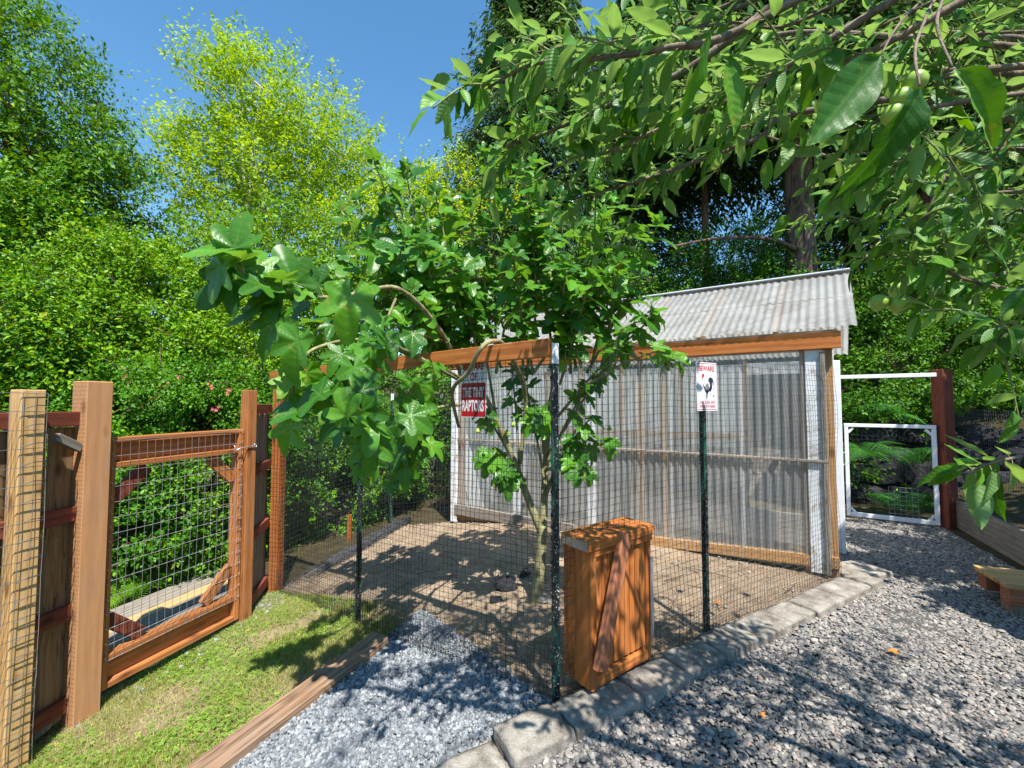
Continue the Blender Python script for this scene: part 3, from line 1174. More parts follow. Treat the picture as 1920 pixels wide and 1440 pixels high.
# ------------------------------------------------------------------ signs
def text_mesh(txt, w, h, ext=0.0008, bold=0.0):
    cu_ = bpy.data.curves.new('lettering', 'FONT')
    cu_.body = txt
    cu_.align_x = 'CENTER'
    cu_.align_y = 'CENTER'
    cu_.size = 1
    cu_.offset = bold
    cu_.resolution_u = 3
    ob = bpy.data.objects.new('lettering_source', cu_)
    C.objects.link(ob)
    bpy.context.view_layer.update()
    me = bpy.data.meshes.new_from_object(ob.evaluated_get(bpy.context.evaluated_depsgraph_get()))
    bpy.data.objects.remove(ob)
    bpy.data.curves.remove(cu_)
    co = np.zeros(len(me.vertices) * 3)
    me.vertices.foreach_get('co', co)
    co = co.reshape(-1, 3)
    mn, mx = co.min(0), co.max(0)
    co[:, 0] = (co[:, 0] - (mn[0] + mx[0]) / 2) / (mx[0] - mn[0]) * w
    co[:, 1] = (co[:, 1] - (mn[1] + mx[1]) / 2) / (mx[1] - mn[1]) * h
    co[:, 2] = 0
    me.vertices.foreach_set('co', co.ravel())
    me.update()
    me.name = 'lettering'
    return me


def rrect(w, h, r, t):
    bm = bmesh.new()
    vs = []
    for cx, cy, a0 in ((w / 2 - r, h / 2 - r, 0), (-w / 2 + r, h / 2 - r, 90), (-w / 2 + r, -h / 2 + r, 180), (w / 2 - r, -h / 2 + r, 270)):
        for k in range(5):
            a = math.radians(a0 + 22.5 * k)
            vs.append(bm.verts.new((cx + r * math.cos(a), cy + r * math.sin(a), 0)))
    f = bm.faces.new(vs)
    if t:
        e = bmesh.ops.extrude_face_region(bm, geom=[f])
        for v in e['geom']:
            if isinstance(v, bmesh.types.BMVert):
                v.co.z -= t
    bmesh.ops.recalc_face_normals(bm, faces=list(bm.faces))
    me = bpy.data.meshes.new('plate')
    bm.to_mesh(me)
    bm.free()
    return me


def flat_poly(pts, z=0.0):
    me = bpy.data.meshes.new('shape')
    bm = bmesh.new()
    vs = [bm.verts.new((x, y, z)) for x, y in pts]
    f = bm.faces.new(vs)
    if f.normal.z < 0:
        f.normal_flip()
    bmesh.ops.triangulate(bm, faces=[f])
    bm.to_mesh(me)
    bm.free()
    return me


M_signwhite = plain('sign_white_enamel', (0.72, 0.73, 0.76), 0.35, 0, 30, 0.05, 0.02)
M_signred = plain('sign_red_enamel', (0.42, 0.012, 0.02), 0.35, 0, 30, 0.15, 0.02)
M_signblue = plain('sign_dark_blue_ink', (0.02, 0.028, 0.06), 0.4)
M_signgrey = plain('sign_grey_ink', (0.22, 0.20, 0.19), 0.4)


def sign_matrix(c, right, up=(0, 0, 1)):
    x = Vector(right).normalized()
    y = Vector(up).normalized()
    z = x.cross(y).normalized()
    y = z.cross(x)
    return Matrix.Translation(c) @ Matrix((x, y, z)).transposed().to_4x4()


q, _ = on_line(885, P0, L0)
sc = Vector((q.x, q.y, 1.50)) + lnorm * 0.003 - lnorm * 0.012
MS = sign_matrix(sc, -ldir, (0.02, 0, 1))
s1 = thing('sign', 'red and white metal sign reading BEWARE OF THE TINY RAPTORS, hung under the orange beam', 'sign', sc)


def sg(name, me, mat, M, x, y, z, par):
    return link(name, me, mat, par, M @ Matrix.Translation((x, y, z)))


Wd, Hd = 0.215, 0.33
sg('plate', rrect(Wd, Hd, 0.014, 0.0015), M_signwhite, MS, 0, 0, 0, s1)
pan = sg('red_panel', rrect(Wd - 0.012, 0.195, 0.010, 0), M_signred, MS, 0, -0.063, 0.0006, s1)
sg('lettering', text_mesh('BEWARE', 0.17, 0.042, bold=0.03), M_signred, MS, 0, 0.128, 0.0008, s1)
sg('lettering', text_mesh('OF', 0.062, 0.048, bold=0.03), M_signred, MS, 0.004, 0.070, 0.0008, s1)
sg('lettering', text_mesh('THE TINY', 0.180, 0.058, bold=0.03), M_signwhite, MS, 0, -0.020, 0.0012, s1)
sg('lettering', text_mesh('RAPTORS', 0.180, 0.066, bold=0.03), M_signwhite, MS, 0, -0.098, 0.0012, s1)
for sx in (-1, 1):
    for k in range(3):
        x = sx * (0.050 + k * 0.014)
        sg('claw_mark', flat_poly([(-0.002, -0.02), (0.002, -0.02), (0.002 + sx * 0.010, 0.022), (sx * 0.010, 0.024)]), M_signblue, MS, x, 0.068, 0.0008, s1)

sp_ = Vector((m2.x, m2.y, 0)) + knorm * 0.022
s2c = Vector((sp_.x, sp_.y, 1.52))
MS2 = sign_matrix(s2c, ndir, (-0.03, 0, 1))
s2 = thing('sign', 'white sign with a red headed rooster fixed to the steel post before the greenhouse', 'sign', s2c)
W2, H2 = 0.20, 0.30
sg('plate', rrect(W2, H2, 0.006, 0.0015), M_signwhite, MS2, 0, 0, 0, s2)
brd = MB()
for (x0, y0, x1, y1) in ((-W2 / 2 + .006, H2 / 2 - .010, W2 / 2 - .006, H2 / 2 - .006), (-W2 / 2 + .006, -H2 / 2 + .006, W2 / 2 - .006, -H2 / 2 + .010),
                         (-W2 / 2 + .006, -H2 / 2 + .010, -W2 / 2 + .009, H2 / 2 - .010), (W2 / 2 - .009, -H2 / 2 + .010, W2 / 2 - .006, H2 / 2 - .010)):
    brd.add([(x0, y0, 0), (x1, y0, 0), (x1, y1, 0), (x0, y1, 0)], [(0, 1, 2, 3)])
sg('border', brd.mesh('border'), M_signred, MS2, 0, 0, 0.0006, s2)
sg('lettering', text_mesh('BEWARE', 0.155, 0.036, bold=0.03), M_signred, MS2, 0, 0.112, 0.0007, s2)
sg('lettering', text_mesh('CHICKEN SHIT', 0.165, 0.022, bold=0.02), M_signred, MS2, 0, -0.098, 0.0007, s2)
sg('lettering', text_mesh('EVERYWHERE', 0.155, 0.020, bold=0.02), M_signred, MS2, 0, -0.124, 0.0007, s2)
sg('rooster_tail', flat_poly([(0.012, -0.02), (0.03, 0.005), (0.022, 0.03), (0.012, 0.035), (0.018, 0.052), (0.038, 0.060), (0.058, 0.050), (0.066, 0.03), (0.066, 0.005), (0.058, 0.01), (0.056, 0.03),
                              (0.050, 0.02), (0.052, 0.0), (0.045, -0.02), (0.028, -0.035)]), M_signblue, MS2, 0, 0, 0.0007, s2)
sg('rooster_breast', flat_poly([(-0.042, 0.025), (-0.036, 0.0), (-0.022, -0.03), (0.0, -0.048), (0.018, -0.03), (0.03, -0.018), (0.0, -0.022), (-0.02, -0.008)]), M_signblue, MS2, 0, 0, 0.0008, s2)
sg('rooster_body', flat_poly([(-0.022, -0.008), (-0.015, 0.012), (0.002, 0.022), (0.018, 0.012), (0.02, -0.01), (0.008, -0.024), (-0.012, -0.022)]), M_signgrey, MS2, 0, 0, 0.0010, s2)
sg('rooster_comb', flat_poly([(-0.048, 0.062), (-0.046, 0.078), (-0.036, 0.074), (-0.030, 0.084), (-0.024, 0.072), (-0.026, 0.060), (-0.034, 0.058), (-0.036, 0.040), (-0.042, 0.044)]), M_signred, MS2, 0, 0, 0.0008, s2)
sg('rooster_leg', flat_poly([(-0.002, -0.05), (0.004, -0.048), (0.002, -0.066), (-0.012, -0.078), (-0.016, -0.074), (-0.004, -0.064)]), M_signgrey, MS2, 0, 0, 0.0008, s2)
for (x, y) in ((0.062, -0.012), (0.060, -0.055), (0.066, -0.062), (0.035, -0.045)):
    sg('dropping', rrect(0.010, 0.009, 0.004, 0), M_signblue, MS2, x, y, 0.0008, s2)

# ------------------------------------------------------------------ upturned slatted bench against the corner
bz = 0.062
bA = gp(1110, 1300, bz)
bR = gp(1226, 1232, bz)
bL = gp(1062, 1266, bz)
e1 = (bR - bA).normalized()
e2 = Vector((-e1.y, e1.x, 0))
bw = (bR - bA).length
bd = 0.19
bh = 0.70
bench = thing('slatted_bench', 'orange stained slatted bench stood on its end on the kerb against the wire mesh', 'bench', bA)


def bp(s, d, z):
    return bA + e1 * s + e2 * d + Vector((0, 0, z))


board('side_board', bp(0.020, bd / 2, 0.0), bp(0.020, bd / 2, bh - 0.052), bd, 0.040, e1, M_orange, bench, 0.004)
board('end_board', bp(-0.012, bd / 2, bh - 0.026), bp(bw + 0.012, bd / 2, bh - 0.026), bd + 0.014, 0.050, (0, 0, 1), M_orange, bench, 0.005)
board('side_board', bp(bw - 0.02, bd / 2 + 0.0, 0.0), bp(bw - 0.02, bd / 2, bh - 0.052), bd - 0.02, 0.036, e1, M_orange, bench, 0.004)
board('end_board', bp(0.042, bd / 2, 0.028), bp(bw - 0.04, bd / 2, 0.028), bd - 0.01, 0.054, (0, 0, 1), M_orange, bench, 0.004)
ns = 9
sw = (bw - 0.10) / ns
sd0 = len(bpy.data.objects)
slat_me = box_mesh(bh - 0.135, sw - 0.005, 0.02, 0.0025)
for k in range(ns):
    s = 0.052 + sw * (k + 0.5)
    R = frame_of((0, 0, 1), -e2)
    link('slat', slat_me, M_orange, bench, Matrix.Translation(bp(s, 0.026, bh / 2 + 0.004)) @ R.to_4x4())
board('front_rail', bp(0.0, 0.004, bh - 0.066), bp(bw, 0.004, bh - 0.066), 0.03, 0.012, e2, M_orange, bench, 0.002)
br1 = MB()
br1.box(bp(bw - 0.014, -0.003, bh * 0.46), 0.022, 0.005, 0.42, frame_of(e1, (0, 0, 1)) )
br1.build('metal_bracket', M_steel, bench)
cap = MB()
cap.box(bp(-0.0138, bd / 2, bh - 0.030), 0.003, bd * 0.9, 0.044, frame_of(e1, (0, 0, 1)))
cap.build('metal_end_plate', M_steel, bench)
wedge = board('loose_plank', bp(0.0, -0.050, 0.125), bp(0.235, -0.014, bh + 0.002), 0.072, 0.034, -e2, M_benchred, None, 0.003)
tag(wedge, 'reddish loose plank leaning diagonally across the slats of the upturned bench', 'plank')

# ------------------------------------------------------------------ wooden gate and boundary fence on the lawn side
gN = V2(-2.63, 2.80)
gF = V2(-2.34, 3.74)
gd = (gF - gN).normalized()
gn = Vector((gd.y, -gd.x, 0))             # towards the lawn
gW = (gF - gN).length
zb_, zt_ = -0.43, 1.19
gate = thing('garden_gate', 'orange stained wooden garden gate filled with square wire mesh and a hook latch', 'gate', (gN.x, gN.y, zb_))


def gq(s, n, z):
    return gN + gd * s + gn * n + Vector((0, 0, z))


board('stile', gq(0.022, -0.045, zb_), gq(0.022, -0.045, zt_), 0.09, 0.042, gd, M_gatewood, gate)
board('stile', gq(gW - 0.022, -0.045, zb_), gq(gW - 0.022, -0.045, zt_), 0.09, 0.042, gd, M_gatewood, gate)
for (z, nm) in ((zt_ - 0.02, 'top_rail'), (zt_ - 0.185, 'inner_rail'), (zb_ + 0.02, 'bottom_rail'), (zb_ + 0.195, 'inner_rail')):
    board(nm, gq(0.044, -0.046, z), gq(gW - 0.044, -0.046, z), 0.088, 0.038, (0, 0, 1), M_gatewood, gate)
board('recessed_board', gq(0.044, -0.072, zt_ - 0.102), gq(gW - 0.044, -0.072, zt_ - 0.102), 0.125, 0.036, gn, M_gatewood, gate)
board('recessed_board', gq(0.044, -0.072, zb_ + 0.107), gq(gW - 0.044, -0.072, zb_ + 0.107), 0.135, 0.036, gn, M_gatewood, gate)
zi, zj = zt_ - 0.206, zb_ + 0.216
for (s0, z0, s1_, z1) in ((0.05, zi - 0.22, 0.26, zi - 0.02), (gW - 0.05, zi - 0.22, gW - 0.26, zi - 0.02), (0.05, zj + 0.22, 0.26, zj + 0.02), (gW - 0.05, zj + 0.24, gW - 0.28, zj + 0.02)):
    board('corner_brace', gq(s0, -0.055, z0), gq(s1_, -0.055, z1), 0.088, 0.036, gn, M_red if s0 < 0.5 or z0 < 0 else M_gatewood, gate)
a_, b_ = gq(0.02, 0.006, 0), gq(gW - 0.03, 0.006, 0)
wire_net(a_, b_, (zb_ + 0.18, zb_ + 0.18), (zt_ - 0.02, zt_ - 0.02), 0.0508, 0.1016, 0.0019, 0.006, 8).build('wire_mesh', M_galv, gate)
# staples and bent wire ends along the stile
st = MB()
for k in range(16):
    z = zb_ + 0.2 + k * 0.0935
    p_ = gq(gW - 0.03, 0.007, z)
    st.tube([p_, p_ + gd * 0.012 + gn * 0.008 + Vector((0, 0, 0.01)), p_ + gd * 0.02 + Vector((0, 0, -0.004))], 0.0018, 3, False)
    p_ = gq(0.02, 0.007, z)
    st.tube([p_, p_ - gd * 0.008 + gn * 0.006 + Vector((0, 0, 0.01)), p_ + gd * 0.01 + Vector((0, 0, -0.012))], 0.0018, 3, False)
tag(st.build('staples', M_steel, gate), kind='stuff')
hk = MB()
zh = 1.03
hk.tube([gq(gW - 0.10, 0.02, zh - 0.02), gq(gW - 0.06, 0.032, zh), gq(gW + 0.085, 0.036, zh + 0.01)], 0.0045, 6)
hk.tube([gq(gW + 0.085 + 0.014 * math.cos(a), 0.036, zh + 0.01 + 0.014 * math.sin(a)) for a in np.linspace(0, 6.28, 10)], 0.0035, 5)
hk.tube([gq(gW - 0.10, 0.0, zh + 0.03), gq(gW - 0.10, 0.02, zh + 0.02), gq(gW - 0.10, 0.02, zh - 0.05)], 0.004, 5)
hk.build('hook_latch', M_steel, gate, True)

fence = thing('board_fence', 'dark plank boundary fence with red rails behind the tall gate post', 'fence', (-2.66, 2.4, -0.5), 'board fences beside the wooden gate')
big = V2(-2.685, 2.70)
big = gN - gd * 0.085 - gn * 0.02
post6 = board('gate_post', (big.x, big.y, -0.6), (big.x, big.y, 1.555), 0.14, 0.14, gn, M_post, None, 0.006)
tag(post6, 'tall thick treated wooden gate post on the hinge side, with pitted tan faces', 'post')
pz = V2(-2.64, 2.33)
post4 = board('fence_post', (pz.x, pz.y, -0.6), (pz.x, pz.y, 1.49), 0.10, 0.10, gn, M_yellow, None, 0.004)
tag(post4, 'yellowish wooden post wrapped with square wire at the left picture edge', 'post')
gp2 = gF + gd * 0.06 - gn * 0.02
post5 = board('gate_post', (gp2.x, gp2.y, -0.6), (gp2.x, gp2.y, 1.53), 0.09, 0.09, gn, M_gatewood, None, 0.004)
tag(post5, 'slim orange brown gate post on the latch side of the wooden gate', 'post')
# fence left of the gate: rails and boards
fd = (big - V2(-2.80, 0.6)).normalized()
fn = Vector((fd.y, -fd.x, 0))


def fq(s, n, z):
    return V2(-2.80, 0.6) + fd * s + fn * n + Vector((0, 0, z))


fL = (big - V2(-2.80, 0.6)).length - 0.02
for z in (1.32, 0.74, 0.15, -0.40):
    board('rail', fq(0, -0.02, z), fq(fL, -0.02, z), 0.089, 0.038, fn, M_red, fence)
s = 0.05
fr_ = random.Random(9)
while s < fL - 0.05:
    board('plank', fq(s + 0.066, -0.055, -0.5), fq(s + 0.066, -0.055, 1.27 + fr_.uniform(-.01, .01)), 0.132, 0.018, fn, M_plank, fence)
    s += 0.145
br_ = board('brace', fq(fL - 0.06, 0.02, 1.14), fq(fL - 0.20, 0.02, 1.22), 0.05, 0.03, fn, M_grey, fence)
# wire across the yellow post
wn2 = thing('wire_fence', 'galvanised square wire stretched over the yellowish post at the left edge', 'fence', (-2.6, 1.6, -0.4))
wA = V2(pz.x + gd.x * 0.055 + gn.x * 0.062, pz.y + gd.y * 0.055 + gn.y * 0.062)
wB = wA - gd * 1.5 + gn * 0.02
wire_net(wA, wB, (-0.5, -0.5), (1.47, 1.50), 0.0508, 0.1016, 0.0019, 0.006, 9).build('wire_mesh', M_galv, wn2)
hx = MB()
for k in range(19):
    z = -0.42 + k * 0.1016
    a0 = wA + Vector((0, 0, z))
    hx.tube([a0, a0 - gd * 0.02 + gn * 0.012 + Vector((0, 0, -0.004)), a0 - gd * 0.055 + gn * 0.010 + Vector((0, 0, -0.003)), a0 - gd * 0.10 + gn * 0.004 + Vector((0, 0, -0.02))], 0.0025, 4)
tag(hx.build('twisted_ends', M_wire, wn2), kind='stuff')
# fence right of the gate
fence2 = thing('board_fence', 'short run of grey planks on red rails between latch post and mesh wrapped post', 'fence', (gp2.x, gp2.y, -0.5), 'board fences beside the wooden gate')
q0 = gp2 + gd * 0.04
q1 = V2(L0.x - 0.06, L0.y - 0.05)
hd = (q1 - q0).normalized()
hn = Vector((hd.y, -hd.x, 0))
hl = (q1 - q0).length
for z in (1.36, 0.80, 0.22, -0.36):
    board('rail', q0 + hn * -0.01 + Vector((0, 0, z)), q0 + hd * hl + hn * -0.01 + Vector((0, 0, z)), 0.089, 0.038, hn, M_red, fence2)
s = 0.0
while s < hl:
    c = q0 + hd * (s + 0.07) - hn * 0.045
    board('plank', (c.x, c.y, -0.5), (c.x, c.y, 1.33), 0.135, 0.018, hn, M_grey if s > 0.1 else M_plank, fence2)
    s += 0.15
# boardwalk seen through the gate
walk = thing('boardwalk', 'grey and yellow planks of a low boardwalk behind the wooden gate', 'boardwalk', (-3.3, 3.4, -0.5))
for k in range(5):
    o = gN - gn * (0.45 + k * 0.15) + Vector((0, 0, -0.40))
    board('plank', o - gd * 0.3, o + gd * 1.7, 0.14, 0.04, (0, 0, 1), (M_grey, M_grey, M_yellow, M_grey, M_bed)[k], walk)
rk = rock('rock', gp(55, 1350, -0.44) + Vector((0.0, 0.02, 0.0)), 0.15, 0.12, 0.11, 0.4, 4, M_paleRock, None, 3)
tag(rk, 'pale rounded fieldstone at the foot of the yellowish post', 'rock')

# ------------------------------------------------------------------ greenhouse
gh = thing('greenhouse', 'lean greenhouse of clear corrugated plastic sheets with orange fascia and milky roof', 'greenhouse', (G1.x, G1.y, 0))
fdir = (G0 - G1).normalized()             # along the front wall, away from the camera
edir = Vector((0.6, 0.8, 0))              # along the end wall, towards the back
fnrm = Vector((fdir.y, -fdir.x, 0))
if fnrm.y > 0:
    fnrm = -fnrm                           # outwards, to the run
Lg = (G0 - G1).length
ZE = 2.0
Dg = 2.3


def gg(s, n, z):
    """s along the front from the near corner, n into the house"""
    return G1 + fdir * s + edir * n + Vector((0, 0, z))


def corr_sheet(s0, s1, fpt, amp=0.009, per=0.068, nv=1, mat=None):
    """fpt(s, v) -> point, v in 0..1 ; wave added along nrm"""
    nseg = int(round((s1 - s0) / per * 8))
    Vs, Fs = [], []
    for j in range(nv + 1):
        for i in range(nseg + 1):
            s = s0 + (s1 - s0) * i / nseg
            p, n = fpt(s, j / nv)
            Vs.append(p + n * (amp * math.sin(2 * math.pi * s / per)))
    for j in range(nv):
        for i in range(nseg):
            a = j * (nseg + 1) + i
            Fs.append((a, a + 1, a + nseg + 2, a + nseg + 1))
    me = bpy.data.meshes.new('corrugated_sheet')
    me.from_pydata([tuple(v) for v in Vs], [], Fs)
    me.polygons.foreach_set('use_smooth', [True] * len(Fs))
    me.update()
    return me


sheet_w = 0.62
k = 0
s = 0.05
while s < Lg - 0.05:
    s1_ = min(s + sheet_w + 0.03, Lg)
    zbot = 0.03 - 0.02 * s
    me = corr_sheet(s, s1_, lambda a, v, k=k: (gg(a, 0, (0.06 - 0.035 * a) + v * (1.86 - 0.06 + 0.035 * a)) + fnrm * (0.02 + 0.003 * (k % 2)), fnrm))
    link('wall_sheet', me, M_wallsheet, gh)
    s += sheet_w
    k += 1
# back wall and end wall sheets
board('back_panel', gg(0.155, Dg, -0.1), gg(0.155, Dg, 1.95), 0.28, 0.02, fnrm, M_white, gh)
board('door_header', gg(0.30, Dg, 1.88), gg(0.95, Dg, 1.88), 0.16, 0.03, fnrm, M_white, gh)
s = 0.95
while s < Lg - 0.05:
    s1_ = min(s + 0.66, Lg)
    link('back_wall_sheet', corr_sheet(s, s1_, lambda a, v: (gg(a, Dg, -0.15 + v * 2.1), -fnrm)), M_backsheet, gh)
    s += 0.66
link('end_wall_sheet', corr_sheet(1.35, Dg, lambda a, v: (gg(0, a, v * (2.0 + 0.5 * (1 - abs(a / Dg * 2 - 1)))), fdir)), M_backsheet, gh)
link('end_wall_sheet', corr_sheet(0.05, Dg, lambda a, v: (gg(Lg, a, -0.2 + v * (2.2 + 0.5 * (1 - abs(a / Dg * 2 - 1)))), fdir)), M_backsheet, gh)
# roof
zr = 2.74
per = 0.068


def roofpt(row):
    def f(s, v):
        n0, n1 = (-0.10, 0.60) if row == 0 else (0.52, 1.21)
        n = n0 + (n1 - n0) * v
        z = ZE + 0.035 + (zr - ZE) * (n + 0.10) / 1.3 + row * 0.013
        return gg(s, n, z), up_r
    return f


slope_v = (edir * 1.3 + Vector((0, 0, zr - ZE))).normalized()
up_r = fdir.cross(slope_v).normalized()
if up_r.z < 0:
    up_r = -up_r
for row in (0, 1):
    s = -0.16
    k = 0
    while s < Lg + 0.1:
        s1_ = min(s + 0.66, Lg + 0.16)
        f0 = roofpt(row)
        me = corr_sheet(s, s1_, lambda a, v, k=k: (f0(a, v)[0] + up_r * 0.003 * (k % 2), up_r), 0.0065)
        link('roof_sheet', me, M_roofsheet, gh)
        s += 0.612
        k += 1
s = -0.16
while s < Lg + 0.1:     # rear slope
    s1_ = min(s + 0.66, Lg + 0.16)
    me = corr_sheet(s, s1_, lambda a, v: (gg(a, 1.19 + v * 1.25, zr + 0.035 - (zr - ZE) * v), Vector((0, 0, 1))))
    link('roof_sheet', me, M_roofsheet, gh)
    s += 0.612
board('ridge_cap', gg(-0.17, 1.2, zr + 0.058), gg(Lg + 0.17, 1.2, zr + 0.058), 0.16, 0.012, (0, 0, 1), M_whiteclean, gh, 0.003)
board('fascia', gg(-0.05, 0, ZE - 0.065) + fnrm * 0.055, gg(Lg + 0.05, 0, ZE - 0.065) + fnrm * 0.055, 0.14, 0.036, fnrm, M_orange, gh)
board('closure_strip', gg(-0.03, 0, ZE + 0.012) + fnrm * 0.05, gg(Lg, 0, ZE + 0.012) + fnrm * 0.05, 0.016, 0.04, fnrm, M_bed, gh, 0.001)
# frame members
for (s, nm) in ((0.05, 'corner_post'), (Lg - 0.05, 'corner_post')):
    board(nm, gg(s, 0.05, -0.25), gg(s, 0.05, ZE - 0.03), 0.085, 0.085, fnrm, M_frame, gh)
    board('corner_post', gg(s, Dg - 0.05, -0.25), gg(s, Dg - 0.05, ZE - 0.03), 0.085, 0.085, fnrm, M_frame, gh)
board('corner_panel', gg(0.13, -0.03, 0.02), gg(0.13, -0.03, 1.86), 0.13, 0.014, fnrm, M_white, gh)
board('corner_batten', gg(0.075, -0.048, 0.02), gg(0.075, -0.048, 1.84), 0.035, 0.02, fnrm, M_bed, gh)
for px in (1505, 1243, 1198):
    q_, t_ = on_line(px, G1, G0)
    sx = t_ * Lg
    board('stud', gg(sx, 0.035, -0.2), gg(sx, 0.035, ZE - 0.05), 0.04, 0.06, fnrm, M_frame, gh)
for px in (1105, 963, 858):
    q_, t_ = on_line(px, G1, G0)
    sx = t_ * Lg
    board('white_stud', gg(sx, -0.055 if px < 900 else 0.06, -0.15), gg(sx, -0.055 if px < 900 else 0.06, ZE - 0.15), 0.10, 0.03, fnrm, M_white, gh)
board('top_plate', gg(0, 0.04, ZE - 0.09), gg(Lg, 0.04, ZE - 0.09), 0.10, 0.06, fnrm, M_white, gh)
board('middle_rail', gg(0.05, -0.045, 0.935), gg(Lg, -0.045, 0.935), 0.024, 0.03, fnrm, M_bed, gh)
for k in range(0, 58):
    mb = MB()
board('sill', gg(0.0, -0.0, 0.12), gg(Lg * 0.55, -0.0, 0.0), 0.09, 0.06, fnrm, M_frame, gh)
board('sill', gg(Lg * 0.55, -0.0, 0.0), gg(Lg, -0.0, -0.06), 0.09, 0.06, fnrm, M_frame, gh)
q_, t_ = on_line(1080, G1, G0)
board('base_board', gg(t_ * Lg, -0.06, 0.02), gg(Lg - 0.05, -0.06, 0.02), 0.13, 0.03, fnrm, M_bed, gh)
for s in np.arange(0.4, Lg, 0.62):
    board('rafter', gg(s, -0.05, ZE - 0.0), gg(s, 1.19, zr - 0.03), 0.085, 0.036, fdir, M_frame, gh)
for s in (0.97, 1.8, 2.7, 3.4):
    board('stud', gg(s, Dg - 0.06, -0.2), gg(s, Dg - 0.06, ZE), 0.06, 0.04, fdir, M_frame, gh)
board('wall_rail', gg(0.97, Dg - 0.1, 0.95), gg(Lg, Dg - 0.1, 0.95), 0.085, 0.036, fnrm, M_frame, gh)
for z in (1.62,):
    board('header', gg(0.02, 0.6, z + 0.25), gg(0.02, 1.35, z + 0.25), 0.09, 0.04, fdir, M_white, gh)
# inside: planting beds in two steps
for (n_, h_, s0_, s1_) in ((0.45, 0.38, 0.2, 3.8), (1.3, 0.62, 0.2, 3.8), (1.75, 0.85, 0.3, 3.8)):
    for row_ in range(2):
        board('bed_plank', gg(s0_, n_, h_ - 0.07 - row_ * 0.145), gg(s1_, n_, h_ - 0.07 - row_ * 0.145), 0.14, 0.035, fnrm, M_bed, gh)
bs_ = MB()
for (n0, n1, h_) in ((0.47, 1.28, 0.33), (1.32, 1.73, 0.57), (1.77, 2.2, 0.80)):
    c = gg(2.0, (n0 + n1) / 2, h_ - 0.02)
    Rm = Matrix((fdir, edir, Vector((0, 0, 1)))).transposed()
    bs_.box(c, 3.5, n1 - n0, 0.04, Rm)
bs_.build('potting_soil', M_forest, gh)
Rm = Matrix((fdir, edir, Vector((0, 0, 1)))).transposed()
ghf = MB()
ghf.box(gg(Lg / 2, Dg / 2, -0.19), Lg, Dg, 0.2, Rm)
ghf.build('earth_floor', M_dirt, gh)

# open white door on the greenhouse end
dA = gp(1579, 1037, 0.02)
dB = dA + Vector((dA.x, dA.y, 0)).normalized() * 0.62 + Vector((-0.045, 0.03, 0))
door = thing('greenhouse_door', 'white greenhouse door standing open beside the pebble path', 'door', dA)
dd = (dB - dA).normalized()
dn = Vector((dd.y, -dd.x, 0))
board('stile', dA + Vector((0, 0, 0.0)), dA + Vector((0, 0, 1.80)), 0.06, 0.036, dd, M_whiteclean, door)
board('stile', dB + Vector((0, 0, 0.0)), dB + Vector((0, 0, 1.80)), 0.06, 0.036, dd, M_whiteclean, door)
for z in (0.05, 0.9, 1.75):
    board('rail', dA + dd * 0.02 + Vector((0, 0, z)), dB - dd * 0.02 + Vector((0, 0, z)), 0.09, 0.03, dn, M_whiteclean, door)
dpan = MB()
cc = (dA + dB) / 2
dpan.box(cc + Vector((0, 0, 0.9)), 0.56, 0.008, 1.62, frame_of(dd, (0, 0, 1)))
dpan.build('panel', M_whiteclean, door)
hdl = MB()
hp = dA + dn * 0.03 + Vector((0, 0, 0.93))
hdl.tube([hp, hp + dn * 0.03 + Vector((0, 0, 0.01)), hp + dn * 0.035 + Vector((0, 0, -0.1)), hp + Vector((0, 0, -0.11))], 0.006, 6)
hdl.build('handle', M_whiteclean, door, True)

# ------------------------------------------------------------------ white gate at the end of the path
wg = thing('path_gate', 'white framed wire gate closing the far end of the pebble path', 'gate', (gate_Lp.x, gate_Lp.y, 0))
wa, wb2 = Vector((gate_Lp.x, gate_Lp.y, 0)), Vector((gate_R.x - 0.03, gate_R.y, 0))
wd = (wb2 - wa).normalized()
wnn = Vector((wd.y, -wd.x, 0))
wlen = (wb2 - wa).length
GH = 1.12


def wq(s, z, n=0.0):
    return wa + wd * s + wnn * n + Vector((0, 0, z))


board('stile', wq(0.02, 0.03), wq(0.02, GH), 0.04, 0.04, wnn, M_whiteclean, wg)
board('stile', wq(wlen - 0.02, 0.03), wq(wlen - 0.02, GH), 0.04, 0.04, wnn, M_whiteclean, wg)
board('rail', wq(0.0, GH + 0.021), wq(wlen, GH + 0.021), 0.04, 0.042, wnn, M_whiteclean, wg)
board('rail', wq(0.041, 0.05), wq(wlen - 0.041, 0.05), 0.05, 0.038, wnn, M_whiteclean, wg)
for (s0, z0, s1_, z1) in ((0.04, GH - 0.07, 0.09, GH - 0.01), (wlen - 0.04, GH - 0.07, wlen - 0.09, GH - 0.01), (0.04, 0.13, 0.09, 0.07), (wlen - 0.04, 0.13, wlen - 0.09, 0.07)):
    board('gusset', wq(s0, z0), wq(s1_, z1), 0.028, 0.022, wnn, M_whiteclean, wg)
wire_net(wq(0.03, 0), wq(wlen - 0.03, 0), (0.06, 0.06), (GH, GH), 0.05, 0.05, 0.0012, 0.005, 11).build('wire_mesh', M_wire, wg)
wire_net(wq(0.40, 0, .01), wq(0.66, 0, .01), (0.06, 0.06), (0.42, 0.42), 0.05, 0.05, 0.0022, 0.003, 12).build('patch_mesh', M_steel, wg)
ov = board('overhead_rail', wq(-0.1, 1.74), wq(wlen + 0.02, 1.74), 0.045, 0.045, (0, 0, 1), M_whiteclean)
tag(ov, 'thin white rail spanning above the path gate up to the red post', 'rail')
rpst = board('fence_post', (gate_R.x + 0.06, gate_R.y, -0.2), (gate_R.x + 0.06, gate_R.y, 1.80), 0.13, 0.13, (0.1, -1, 0), M_red, None, 0.005)
